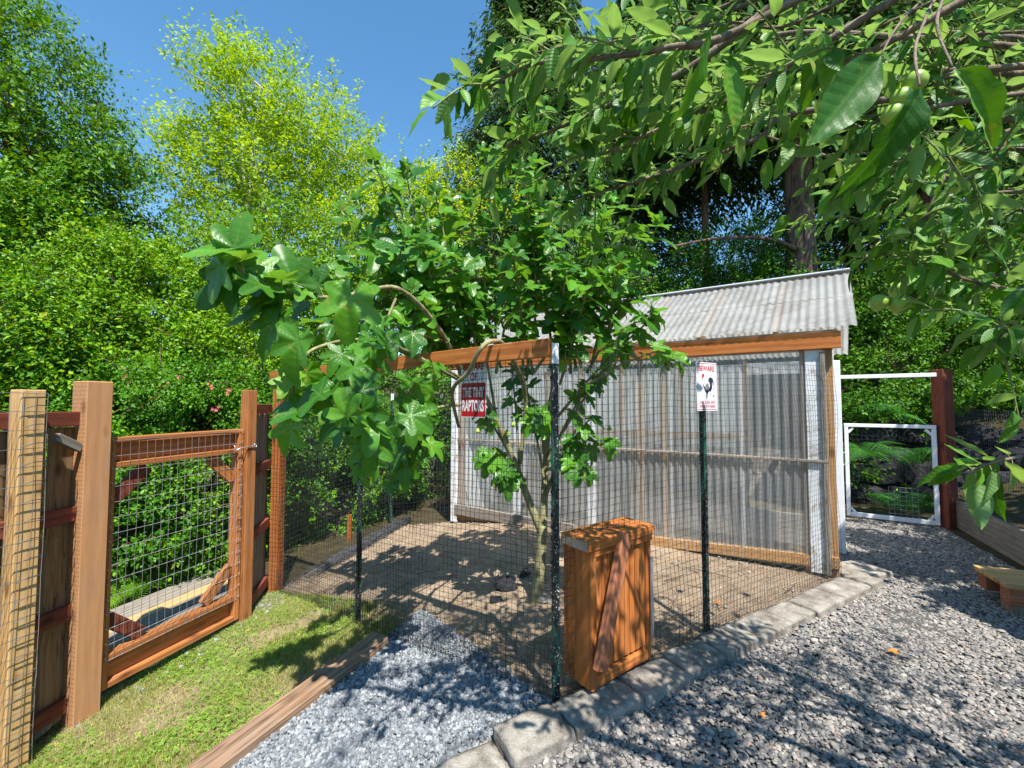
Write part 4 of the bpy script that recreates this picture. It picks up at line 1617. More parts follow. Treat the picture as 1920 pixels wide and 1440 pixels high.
tag(rpst, 'dark red stained post between the white path gate and the netting fence', 'post')
bedw = board('retaining_board', (bedA.x + 0.12, bedA.y - 0.02, 0.17), (bedB.x + bed_dir.x * 2 + 0.05, bedB.y + bed_dir.y * 2, 0.17), 0.30, 0.045, (bed_dir.y, -bed_dir.x, 0), M_bed, None, 0.004)
tag(bedw, 'weathered grey retaining board running from the red post along the path', 'board')
nf = thing('netting_fence', 'fine black netting stretched above the grey retaining board, before the dark rocks', 'fence', (bedA.x, bedA.y, 0))
na = bedA + Vector((0.15, 0.0, 0))
nb = bedB + bed_dir * 2 + Vector((0.08, 0, 0))
wire_net(na, nb, (0.3, 0.3), (1.36, 1.30), 0.042, 0.042, 0.0016, 0.015, 14).build('netting', M_net, nf)
board('stake', (nb.x, nb.y, -0.1), (nb.x, nb.y, 1.34), 0.05, 0.05, (0, -1, 0), M_grey, nf)
# low bench corner at the right edge
lb = thing('low_bench', 'low wooden bench with red brown rail at the right edge of the path', 'bench', gp(1930, 1150, 0))
c0 = gp(1893, 1148, 0)
bdv = Vector((1, -0.42, 0)).normalized()
bnn = Vector((bdv.y, -bdv.x, 0))
board('leg', c0 + bdv * 0.03 + Vector((0, 0, 0)) - bnn * 0.0, c0 + bdv * 0.03 + Vector((0, 0, 0.06)), 0.12, 0.09, bdv, M_tie, lb)
board('rail', c0 - bdv * 0.02 + Vector((0, 0, 0.115)), c0 + bdv * 1.2 + Vector((0, 0, 0.115)), 0.10, 0.12, (0, 0, 1), M_benchred, lb)
board('rail', c0 - bdv * 0.02 - bnn * 0.25 + Vector((0, 0, 0.115)), c0 + bdv * 1.2 - bnn * 0.25 + Vector((0, 0, 0.115)), 0.10, 0.10, (0, 0, 1), M_benchred, lb)
for k in range(3):
    o = c0 - bdv * 0.04 - bnn * (k * 0.125 - 0.0) + Vector((0, 0, 0.19))
    board('top_plank', o, o + bdv * 1.3, 0.118, 0.034, (0, 0, 1), M_yellow, lb)
board('leg', c0 + bdv * 1.1 + Vector((0, 0, 0)), c0 + bdv * 1.1 + Vector((0, 0, 0.06)), 0.12, 0.09, bdv, M_tie, lb)

# unseen shed, added beyond the right edge to cast the straight-edged path shadow
shed = thing('shadow_shed', 'unseen plank shed added past the low bench to throw a shadow on the path', 'shed', (4.1, 1.4, 0))
for (x0, y0, x1, y1) in ((3.5, 0.7, 3.5, 2.15), (3.5, 2.15, 4.9, 2.15), (4.9, 2.15, 4.9, 0.7), (4.9, 0.7, 3.5, 0.7)):
    a_, b_ = V2(x0, y0), V2(x1, y1)
    nn_ = int((b_ - a_).length / 0.15)
    for q in range(nn_):
        c_ = a_ + (b_ - a_) * ((q + 0.5) / nn_)
        dd_ = (b_ - a_).normalized()
        board('plank', (c_.x, c_.y, 0.0), (c_.x, c_.y, 1.92), (b_ - a_).length / nn_ - 0.004, 0.02, (dd_.y, -dd_.x, 0), M_plank, shed)
for q in range(6):
    board('roof_board', (3.42, 0.72 + q * 0.27, 1.95), (4.98, 0.72 + q * 0.27, 2.05), 0.265, 0.03, (0, 0, 1), M_grey, shed)

# fallen leaves
for (px, py, lab, s_) in ((1674, 1221, 'orange dry leaf lying on the sunlit pebbles of the path', 0.035), (1428, 1340, 'small orange dry leaf on the shaded pebbles near the kerb', 0.02), (1345, 1128, 'yellowed fallen leaf inside the run by the steel post', 0.03)):
    p_ = gp(px, py, 0.03)
    mbx = MB()
    pts = [(math.cos(a) * s_ * (0.6 + 0.5 * (i % 2)), math.sin(a) * s_ * 0.6, 0.006 * math.sin(a * 2)) for i, a in enumerate(np.linspace(0, 2 * math.pi, 11)[:-1])]
    mbx.add([Vector(p_) + Vector(q) for q in [(0, 0, 0.004)] + pts], [(0, i + 1, (i + 1) % 10 + 1) for i in range(10)])
    tag(mbx.build('fallen_leaf', M_dryleaf), lab, 'leaf')

# rocks round the fig trunk
for i, (px, py, s_, mt, lab) in enumerate(((948, 1108, 0.085, M_rock, 'black lump of stone beside the fig trunk inside the run'), (985, 1085, 0.05, M_rock, 'small dark stone close behind the fig trunk'),
                                           (1015, 1138, 0.075, M_paleRock, 'pale flat stone in front of the fig trunk'), (930, 1128, 0.05, M_rock, 'small dark stone lowest of those by the fig trunk'), (962, 1090, 0.035, M_paleRock, 'little white stone among the dark ones by the fig trunk'),
                                           (690, 1165, 0.05, M_paleRock, 'grey stone at the foot of the middle steel post'))):
    p_ = gp(px, py, -0.04)
    p_.z = gzf(p_.x, p_.y) + s_ * 0.3
    tag(rock('stone', p_, s_ * 1.2, s_ * 0.9, s_ * 0.7, i, i + 20, mt), lab, 'stone')


# ------------------------------------------------------------------ foliage machinery
def leaf_cloud(P, D, Nn, size, aspect, r, fold=0.25, six=False):
    """P,D,N (m,3): base, axis, normal. two folded triangles each side"""
    m = len(P)
    D = D / (np.linalg.norm(D, axis=1, keepdims=True) + 1e-9)
    S = np.cross(Nn, D)
    S /= (np.linalg.norm(S, axis=1, keepdims=True) + 1e-9)
    Nn = np.cross(D, S)
    L = size[:, None]
    W = (size * aspect)[:, None]
    b = P
    t = P + D * L - Nn * L * 0.12
    l_ = P + D * L * 0.45 + S * W + Nn * W * fold
    r2 = P + D * L * 0.45 - S * W + Nn * W * fold
    V = np.stack([b, r2, t, l_], 1).reshape(-1, 3)
    o = np.arange(m)[:, None] * 4
    F = np.concatenate([o + np.array([0, 1, 2]), o + np.array([0, 2, 3])], 1).reshape(-1, 3)
    rn = np.repeat(r.random(m), 4)
    return V, F, rn


def rdir(r, m):
    v = r.normal(0, 1, (m, 3))
    return v / np.linalg.norm(v, axis=1, keepdims=True)


def crown(blobs, n, lsize, aspect, seed, twig=0.35, per=14, droop=0.0, shell=0.5, up=0.35, spread=0.10, narrow=False, ragged=0.3, gap=-0.05, gapf=1.7):
    r = np.random.default_rng(seed)
    vol = np.array([b[1][0] * b[1][1] * b[1][2] for b in blobs]) ** 0.67
    cnt = (1.45 * n * vol / vol.sum() / per).astype(int) + 1
    TP, TO = [], []
    for (c, rad), k in zip(blobs, cnt):
        d = rdir(r, k)
        lump = np.array([mnoise.noise(Vector(q) * 2.1 + Vector(c)) for q in d])
        fr_ = (shell + (1 - shell) * r.random(k) ** 0.6) * (1 + ragged * lump)
        p = np.array(c) + d * np.array(rad) * fr_[:, None]
        TP.append(p)
        TO.append(d)
    TP = np.concatenate(TP)
    TO = np.concatenate(TO)
    gate_ = np.array([mnoise.noise(Vector(q) * gapf + Vector((seed, 0, 0))) for q in TP])
    keep = gate_ > gap
    TP, TO = TP[keep], TO[keep]
    m = len(TP)
    td = TO * 0.75 + rdir(r, m) * 0.6 + np.array([0, 0, up - droop])
    td /= np.linalg.norm(td, axis=1, keepdims=True)
    tl = twig * r.uniform(0.5, 1.4, m)
    t = r.random((m, per))
    pts = TP[:, None, :] + td[:, None, :] * (tl[:, None] * t)[:, :, None] + r.normal(0, spread * twig, (m, per, 3))
    pts[:, :, 2] -= droop * 0.6 * twig * t * t
    P = pts.reshape(-1, 3)
    rep = np.repeat(td, per, axis=0)
    mm = len(P)
    if narrow:
        D = rep + rdir(r, mm) * 0.45
        Nn = rdir(r, mm) + np.array([0, 0, 0.5])
    else:
        D = rep * 0.5 + rdir(r, mm) * 0.9 + np.array([0, 0, -0.2])
        Nn = np.array([0, 0, 0.35]) + np.array(to_sun) * 0.6 + np.repeat(TO, per, axis=0) * 0.4 + rdir(r, mm) * 0.75
    sz = lsize * r.uniform(0.6, 1.35, mm)
    V, F, rn = leaf_cloud(P, D, Nn, sz, aspect, r)
    # leaves of one twig share most of their tint
    tw_ = np.repeat(np.repeat(r.random(m), per), 4)
    lowf = np.array([mnoise.noise(Vector(q) * 0.9 + Vector((0, seed, 0))) for q in TP])
    lowf = np.repeat(np.repeat(lowf, per), 4)
    rn = np.clip(rn * 0.40 + tw_ * 0.42 + 0.08 + lowf * 0.35, 0, 0.995)
    return V, F, rn, (TP, td, tl)


def px_blob(px, py, Y, rx, ry, rz=None):
    c = at(px, py, Y)
    k = Y / FPX
    return (tuple(c), (rx * k, (rz if rz is not None else rx) * k, ry * k))


def smooth_path(pts, n=6):
    pts = [Vector(p) for p in pts]
    out = []
    for i in range(len(pts) - 1):
        p0, p1, p2, p3 = pts[max(i - 1, 0)], pts[i], pts[i + 1], pts[min(i + 2, len(pts) - 1)]
        for k in range(n):
            t = k / n
            out.append(0.5 * ((2 * p1) + (-p0 + p2) * t + (2 * p0 - 5 * p1 + 4 * p2 - p3) * t * t + (-p0 + 3 * p1 - 3 * p2 + p3) * t ** 3))
    out.append(pts[-1])
    return out


def tree(name, label, cat, blobs, n, lsize, aspect, seed, mat, barkm, trunk=None, limbs=10, trad=0.12, group=None, twigs=True, **kw):
    cs = [Vector(b[0]) for b in blobs]
    cx = sum(c.x for c in cs) / len(cs)
    cy = sum(c.y for c in cs) / len(cs)
    base = Vector(trunk) if trunk is not None else Vector((cx, cy, gzf(cx, cy) - 0.1))
    t = thing(name, label, cat, base, group)
    V, F, rn, (TP, td, tl) = crown(blobs, n, lsize, aspect, seed, **kw)
    link('crown', np_mesh('crown', V, F, mat, False, None, rn), mat, t)
    rr = random.Random(seed)
    top = max(cs, key=lambda c: c.z)
    mb = MB()
    mid = (base + top) / 2 + Vector((rr.uniform(-.2, .2), rr.uniform(-.2, .2), 0))
    path = smooth_path([base, mid, top], 8)
    mb.tube(path, [trad * (1 - 0.75 * i / (len(path) - 1)) for i in range(len(path))], 8)
    mb.build('trunk', barkm, t, True)
    lm = MB()
    for k in range(limbs):
        i = rr.randrange(len(TP))
        e = Vector(TP[i])
        s = path[rr.randrange(len(path) // 4, len(path))]
        m_ = (s + e) / 2 + Vector((rr.uniform(-.15, .15), rr.uniform(-.15, .15), 0.15))
        pp = smooth_path([s, m_, e], 4)
        lm.tube(pp, [trad * 0.32 * (1 - 0.8 * q / (len(pp) - 1)) for q in range(len(pp))], 5, False)
    if twigs:
        for k in range(0, len(TP), max(1, len(TP) // 260)):
            a = Vector(TP[k])
            b = a + Vector(td[k]) * tl[k]
            lm.tube([a - Vector(td[k]) * tl[k] * 0.6, a, b], [0.009, 0.007, 0.003], 3, False)
    lm.build('limbs', barkm, t, True)
    return t


# ---- background trees and shrubs
tree('broadleaf_tree', 'tall dense broadleaf tree filling the top left corner', 'tree',
     [px_blob(20, 200, 7.2, 150, 200), px_blob(90, 350, 7.0, 165, 160), px_blob(150, 420, 7.0, 100, 120), px_blob(-120, 300, 7.2, 160, 260), px_blob(30, 520, 6.8, 190, 150)],
     110000, 0.075, 0.27, 21, M_bigleaf, M_firbark, limbs=16, trad=0.16, twig=0.45, shell=0.45, droop=0.1)
tree('birch_tree', 'airy light green birch tree standing out against the blue sky', 'tree',
     [px_blob(470, 200, 11.5, 120, 110), px_blob(560, 270, 11.5, 140, 130), px_blob(400, 330, 11.3, 95, 110), px_blob(640, 330, 11.6, 85, 85), px_blob(500, 380, 11.2, 150, 95), px_blob(450, 130, 11.4, 55, 45), px_blob(370, 270, 11.3, 60, 55)],
     44000, 0.098, 0.30, 22, M_birch, M_birchbark, limbs=30, trad=0.13, twig=0.55, shell=0.15, up=0.5, spread=0.13, ragged=0.5, gap=-0.02, gapf=1.5)
tree('willow_tree', 'bushy yellow green tree between the birch and the dark cedar', 'tree',
     [px_blob(770, 400, 9.5, 85, 95), px_blob(850, 370, 9.4, 60, 75), px_blob(700, 470, 9.3, 110, 90), px_blob(900, 480, 9.2, 110, 130)],
     36000, 0.068, 0.30, 23, M_birch, M_birchbark, limbs=12, trad=0.10, twig=0.4, shell=0.4, up=0.4)
tree('alder_tree', 'mid green alder behind the arching fig branch, below the birch', 'tree',
     [px_blob(560, 500, 9.0, 140, 100), px_blob(420, 480, 9.0, 100, 70), px_blob(660, 580, 8.6, 120, 110), px_blob(540, 620, 8.4, 130, 110)],
     46000, 0.075, 0.28, 24, M_bigleaf, M_firbark, limbs=12, trad=0.12, twig=0.4, shell=0.45)
tree('laurel_shrub', 'large dark leafy shrub rising behind the fence at the left edge', 'shrub',
     [px_blob(60, 640, 5.4, 160, 110), px_blob(-60, 760, 5.0, 150, 150), px_blob(180, 700, 5.5, 110, 90), px_blob(60, 860, 5.2, 180, 130)],
     52000, 0.062, 0.27, 25, M_bigleaf, M_firbark, limbs=10, trad=0.07, twig=0.3, shell=0.5, group='shrubs behind the board fence')
tree('laurel_shrub', 'bushy green shrub between the big corner tree and the fig leaves', 'shrub',
     [px_blob(250, 560, 6.6, 140, 110), px_blob(360, 620, 6.4, 110, 110), px_blob(420, 700, 6.0, 110, 90), px_blob(250, 700, 6.2, 100, 80)],
     52000, 0.060, 0.28, 26, M_bigleaf, M_firbark, limbs=10, trad=0.07, twig=0.3, shell=0.5, group='shrubs behind the board fence')
rose = tree('flowering_shrub', 'small leaved shrub with scattered pink blossoms above the wooden gate', 'shrub',
            [px_blob(330, 750, 5.4, 120, 70), px_blob(230, 800, 5.2, 90, 80), px_blob(430, 780, 5.6, 90, 80), px_blob(520, 800, 5.9, 80, 100)],
            56000, 0.038, 0.32, 27, M_shrub, M_firbark, limbs=10, trad=0.05, twig=0.25, shell=0.55, group='shrubs behind the board fence')
fm = MB()
fr2 = random.Random(4)
for (px, py) in ((240, 712), (262, 768), (310, 722), (335, 713), (390, 722), (405, 770), (290, 748), (430, 735)):
    for q in range(4):
        c = at(px + fr2.uniform(-9, 9), py + fr2.uniform(-8, 8), 4.85)
        for a in range(5):
            an = a * 1.257 + q
            d1 = Vector((math.cos(an), -0.3, math.sin(an))) * 0.016
            d2 = Vector((math.cos(an + 0.8), -0.3, math.sin(an + 0.8))) * 0.016
            fm.add([c, c + d1, c + d1 * 0.6 + d2 * 0.9, c + d2 * 0.9], [(0, 1, 2, 3)])
fm.build('blossoms', M_flower, rose)
tree('low_shrub', 'bright leafy thicket seen through the wire of the wooden gate', 'shrub',
     [px_blob(300, 960, 4.7, 130, 110), px_blob(400, 920, 5.0, 100, 110), px_blob(230, 900, 4.6, 80, 90), px_blob(360, 1060, 4.9, 100, 60)],
     50000, 0.042, 0.34, 28, M_shrub, M_firbark, limbs=8, trad=0.04, twig=0.22, shell=0.45, group='shrubs behind the board fence')
tree('low_shrub', 'round leaved thicket behind the wire run, left of the middle steel post', 'shrub',
     [px_blob(600, 900, 6.6, 90, 100), px_blob(690, 860, 7.0, 90, 110), px_blob(560, 960, 6.3, 70, 70), px_blob(640, 970, 6.9, 70, 60)],
     44000, 0.046, 0.36, 29, M_shrub, M_firbark, limbs=8, trad=0.04, twig=0.25, shell=0.45, group='shrubs behind the run')
tree('low_shrub', 'dark shrub behind the run where its far fence meets the greenhouse', 'shrub',
     [px_blob(790, 860, 7.6, 90, 90), px_blob(760, 760, 7.8, 110, 90), px_blob(640, 740, 7.4, 90, 80), px_blob(860, 700, 8.0, 90, 80)],
     40000, 0.050, 0.32, 30, M_hedge, M_firbark, limbs=8, trad=0.05, twig=0.28, shell=0.45, group='shrubs behind the run')


def conifer(name, label, px, Y, height, rad, n, seed, mat, lean=0.0, z0=1.0, trad=0.25, lsize=0.10, group=None, base=None, tipd=0.0):
    b = at(px, 700, Y)
    base_ = Vector((b.x, b.y, gzf(b.x, b.y) - 0.3))
    t = thing(name, label, 'tree', base_, group)
    r = np.random.default_rng(seed)
    nb = int(n / 130)
    h = r.uniform(z0, height, nb)
    a = r.uniform(0, 2 * np.pi, nb)
    prof = rad * np.clip((height - h) / (height - z0), 0.05, 1) ** 0.75 * r.uniform(0.7, 1.15, nb)
    start = np.stack([np.full(nb, b.x), np.full(nb, b.y), h], 1)
    out = np.stack([np.cos(a), np.sin(a), np.zeros(nb)], 1)
    P, D = [], []
    per = 130
    tt = r.random((nb, per)) ** 0.7
    lat = r.normal(0, 1, (nb, per)) * 0.22
    side = np.stack([-np.sin(a), np.cos(a), np.zeros(nb)], 1)
    reach = prof[:, None] * tt
    z = 0.16 * reach - 0.30 * reach ** 2 / np.maximum(prof[:, None], 0.3)
    pos = start[:, None, :] + out[:, None, :] * reach[:, :, None] + side[:, None, :] * (lat * (0.4 + prof[:, None] * 0.5 * (1 - tt * 0.6)))[:, :, None]
    pos[:, :, 2] += z - np.abs(r.normal(0, 0.16, (nb, per)))
    P = pos.reshape(-1, 3)
    m = len(P)
    D = np.repeat(out, per, 0) * 0.5 + np.sign(lat.reshape(-1, 1)) * np.repeat(side, per, 0) * 0.6 + rdir(r, m) * 0.3 + np.array([0, 0, -0.55])
    Nn = np.array([0, 0, 1.0]) + rdir(r, m) * 0.6
    V, F, rn = leaf_cloud(P, D, Nn, lsize * r.uniform(0.6, 1.6, m), 0.16, r)
    link('crown', np_mesh('crown', V, F, mat, False, None, rn), mat, t)
    mb = MB()
    pp = [Vector((b.x + lean * q / 12, b.y, base_.z + (height - base_.z) * q / 12)) for q in range(13)]
    mb.tube(pp, [trad * (1 - 0.85 * q / 12) * (1 + 0.03 * math.sin(q * 2.3)) for q in range(13)], 12)
    mb.build('trunk', M_firbark, t, True)
    lm = MB()
    for q in range(0, nb, 2):
        s_ = Vector(start[q])
        o_ = Vector(out[q])
        lm.tube([s_, s_ + o_ * prof[q] * 0.5 + Vector((0, 0, 0.06)), s_ + o_ * prof[q] * 0.95 + Vector((0, 0, -0.10))], [0.03, 0.02, 0.006], 4, False)
    lm.build('limbs', M_firbark, t, True)
    return t


conifer('cedar_tree', 'tall wispy cedar with drooping sprays at the edge of the open sky', 1000, 10.5, 15, 3.1, 80000, 41, M_conifer, z0=3.2, lsize=0.13)
fir = conifer('fir_tree', 'big fir with a thick brown trunk rising behind the greenhouse roof', 1508, 8.6, 16, 3.6, 70000, 42, M_conifer, z0=6.9, trad=0.36, lsize=0.15)
conifer('fir_tree', 'slender fir trunk seen through the branches above the greenhouse roof', 1328, 10.5, 15, 3.0, 60000, 43, M_conifer, z0=7.0, trad=0.13, lsize=0.15)
conifer('fir_tree', 'shaded fir behind the apple branches near the right picture edge', 1745, 10.0, 14, 3.2, 56000, 44, M_conifer, z0=6.6, trad=0.16, lsize=0.13)
conifer('fir_tree', 'dark fir filling the gap above the fig crown', 1190, 12.5, 14, 3.2, 60000, 45, M_conifer, z0=2.4, trad=0.2, lsize=0.14)
conifer('fir_tree', 'farthest fir, dim behind the top right apple leaves', 1600, 14.0, 17, 4.2, 60000, 46, M_conifer, z0=3.8, trad=0.2, lsize=0.14)
conifer('fir_tree', 'dark fir standing past the right picture edge above the netting', 1960, 11.5, 14, 3.4, 50000, 47, M_conifer, z0=3.6, trad=0.16, lsize=0.15)
# bare brown branch of the fir
bb = MB()
bpth = smooth_path([at(1500, 470, 8.5), at(1440, 448, 8.0), at(1350, 447, 7.8), at(1262, 462, 7.6)], 6)
bb.tube(bpth, [0.05 * (1 - 0.6 * i / (len(bpth) - 1)) for i in range(len(bpth))], 7)
bb.build('bare_branch', M_firbark, fir, True)

tree('hemlock_shrub', 'fresh green undergrowth behind the greenhouse roof, left of the fir trunk', 'shrub',
     [px_blob(1380, 500, 9.4, 120, 70), px_blob(1280, 520, 9.2, 100, 60), px_blob(1450, 560, 9.0, 130, 70), px_blob(1150, 560, 9.0, 120, 70)],
     44000, 0.055, 0.32, 31, M_hedge, M_firbark, limbs=8, trad=0.05, twig=0.3, shell=0.3, group='shrubs on the slope behind the greenhouse')
tree('hemlock_shrub', 'broad green shrub mass on the slope above the white path gate', 'shrub',
     [px_blob(1700, 640, 8.3, 150, 80), px_blob(1640, 580, 8.8, 110, 80), px_blob(1850, 640, 7.8, 150, 90), px_blob(1790, 560, 8.6, 140, 80), px_blob(1660, 700, 7.9, 90, 50), px_blob(1950, 720, 7.4, 100, 70)],
     60000, 0.055, 0.30, 32, M_hedge, M_firbark, limbs=10, trad=0.05, twig=0.34, shell=0.4, droop=0.15, group='shrubs on the slope behind the greenhouse')
tree('hemlock_shrub', 'shrub at the right edge above the netting fence', 'shrub',
     [px_blob(2000, 560, 7.0, 140, 110), px_blob(1930, 480, 8.0, 120, 80), px_blob(2150, 700, 6.6, 190, 90), px_blob(2400, 760, 5.6, 260, 110), px_blob(2250, 560, 7.5, 200, 120)],
     52000, 0.055, 0.30, 33, M_hedge, M_firbark, limbs=6, trad=0.05, twig=0.3, shell=0.45, group='shrubs on the slope behind the greenhouse')
tree('shade_hazel', 'unseen spreading hazel added outside the right picture edge to shade the path gate', 'tree',
     [((4.9, 2.2, 3.3), (1.2, 0.8, 0.6)), ((5.6, 2.9, 3.5), (1.1, 0.8, 0.7)), ((4.3, 1.9, 3.1), (0.6, 0.55, 0.4)), ((6.2, 3.3, 3.3), (0.9, 0.8, 0.6))],
     16000, 0.085, 0.34, 34, M_bigleaf, M_firbark, trunk=(5.6, 1.9, 0.0), limbs=10, trad=0.09, twig=0.35, shell=0.3, gap=0.02, gapf=1.6)  # out of view, added for the shade on the far path and gate
# far woodland
V, F, rn, _ = crown([px_blob(x, y, Y, 260, h, 120) for (x, y, Y, h) in ((-150, 620, 16, 170), (250, 640, 18, 150), (650, 640, 17, 150), (1050, 600, 18, 160), (1450, 560, 19, 130), (1850, 540, 17, 160), (2200, 540, 15, 200))],
                    42000, 0.17, 0.35, 50, twig=0.9, shell=0.2)
tag(link('woodland', np_mesh('woodland', V, F, M_hedge, False, None, rn), M_hedge), 'dense dark woodland closing the view behind the garden trees', 'woodland', kind='stuff')

# ---- dark rock bank behind the path gate
bank = thing('rock_wall', 'bank of dark rough boulders behind the netting and the white path gate', 'rock wall', (6, 6.5, 0))
rr3 = random.Random(12)
bank_pts = []
for row in range(4):
    for k in range(17):
        px = 1560 + k * 27 + rr3.uniform(-9, 9) + (row % 2) * 12
        zz = 0.08 + row * 0.27 + rr3.uniform(-.05, .05)
        Yb = 6.3 - max(0, px - 1780) * 0.0045 + row * 0.13
        q = at(px, 700, Yb)
        s_ = rr3.uniform(0.17, 0.26)
        rock('boulder', (q.x, q.y, zz), s_ * 1.15, s_, s_ * 0.75, rr3.uniform(0, 3), rr3.randrange(100, 400), M_rock, bank)


# ---- ferns
def frond_mesh(L, n=22, wid=0.22, seed=0):
    r = np.random.default_rng(seed)
    V, F = [], []
    mb = MB()
    pts = []
    for i in range(n + 1):
        t = i / n
        pts.append(Vector((L * (t - 0.2 * t * t), 0, L * (0.75 * t - 1.05 * t * t))))
    mb.tube(pts, [0.003 * (1 - 0.8 * i / n) for i in range(n + 1)], 3, False)
    for i in range(2, n):
        t = i / n
        w = wid * L * 1.7 * math.sin(math.pi * min(1, 0.12 + t * 0.95)) ** 0.7 * (1 - 0.35 * t)
        p = pts[i]
        tan = (pts[min(i + 1, n)] - pts[i - 1]).normalized()
        for sd in (-1, 1):
            d = (Vector((0, sd, -0.30)) + tan * 0.4).normalized()
            m = 5
            hw = L / n * 0.42
            for k in range(m):      # small leaflets of each pinna
                a = p + d * w * (k / m)
                b = p + d * w * ((k + 1.15) / m)
                ww = hw * (1 - k / (m + 1.5))
                mb.add([a, a * 0.35 + b * 0.65 + tan * ww, b, a * 0.35 + b * 0.65 - tan * ww], [(0, 1, 2, 3)])
    me = mb.mesh('frond')
    return me


frondA = frond_mesh(0.62, 26, 0.20)
frondB = frond_mesh(0.50, 22, 0.22)


def fern(c, mat, label, scale, seed, group, nf_=9):
    t = thing('fern', label, 'fern', c, group)
    c = Vector(c)
    rr = random.Random(seed)
    for k in range(nf_):
        me = (frondA if k % 2 else frondB)
        M = Matrix.Translation(c) @ Matrix.Rotation(k * 2 * math.pi / nf_ + rr.uniform(-.25, .25), 4, 'Z') @ Matrix.Rotation(rr.uniform(-0.75, -0.05), 4, 'Y') @ Matrix.Rotation(rr.uniform(-0.5, 0.5), 4, 'X') @ Matrix.Scale(scale * rr.uniform(0.8, 1.15), 4)
        key = me.name + mat.name
        me2 = bpy.data.meshes.get(key)
        if me2 is None:
            me2 = me.copy()
            me2.name = key
            me2.materials.clear()
            me2.materials.append(mat)
        link('frond', me2, mat, t, M)


gf = 'ferns behind the white path gate'
for (px, py, z, Yf, s_, lab) in ((1695, 960, 0, 5.7, 1.15, 'large fern with spreading fronds in the middle of the white path gate'),
                                 (1620, 860, 0, 6.0, 1.1, 'fern on the rocks above the latch side of the white path gate'),
                                 (1730, 870, 0, 6.0, 1.0, 'fern among boulders beside the red post'),
                                 (1800, 880, 0, 5.9, 0.8, 'small fern on the rocks just past the red post'),
                                 (1660, 790, 0, 6.3, 1.2, 'highest fern under the shrubs above the white gate')):
    fern(at(px, py, Yf), M_fern, lab, s_, int(px), gf, 11)
V, F, rn, _ = crown([px_blob(1625, 780, 6.5, 60, 45), px_blob(1720, 750, 6.6, 70, 40), px_blob(1610, 880, 6.1, 25, 40), px_blob(1745, 930, 5.9, 25, 30), px_blob(1850, 740, 6.2, 90, 30), px_blob(1680, 830, 6.3, 40, 30)],
                    9000, 0.05, 0.32, 61, twig=0.2, shell=0.2, gap=-0.3)
tag(link('undergrowth', np_mesh('undergrowth', V, F, M_hedge, False, None, rn), M_hedge), 'leafy undergrowth hanging over the dark rocks behind the path gate', 'undergrowth', kind='stuff')
gf = 'bright ferns behind the wooden gate'
for (px, py, Yf, s_, lab) in ((300, 1100, 4.5, 0.9, 'bright sunlit fern low behind the wire of the wooden gate'), (400, 1070, 4.9, 1.0, 'bright fern nearest the latch side of the wooden gate'), (350, 1060, 5.2, 0.9, 'bright fern behind the two at the boardwalk'), (240, 1120, 4.2, 0.7, 'small bright fern beside the hinge stile of the wooden gate')):
    fern(at(px, py, Yf), M_fernlit, lab, s_, int(px), gf, 10)


# ------------------------------------------------------------------ detailed leaves
def make_leaf(outline, L, nu=10, nv=3, curl=0.15, fold=0.2, wave=0.0, seed=0):
    """outline(t)->half width (fraction of L). grid leaf with uv."""
    r = random.Random(seed)
    V, UV, F = [], [], []
    cols = 2 * nv + 1
    for i in range(nu + 1):
        t = i / nu
        w = max(outline(t), 0.002) * L
        for j in range(-nv, nv + 1):
            v = j / nv
            x = L * t
            y = v * w
            z = -curl * L * t * t + abs(v) * w * fold + wave * L * math.sin(t * 17 + j * 1.3 + seed) * abs(v) ** 2
            V.append((x, y, z))
            UV.append((t, 0.5 + 0.5 * v * w / (0.35 * L)))
    for i in range(nu):
        for j in range(cols - 1):
            a = i * cols + j
            F.append((a, a + cols, a + cols + 1, a + 1))
    return np.array(V), np.array(UV), np.array(F)


def apple_outline(t):
    return 0.215 * math.sin(math.pi * t ** 0.85) ** 0.8 * (1 - 0.25 * t) + 0.004 * math.sin(t * 60)


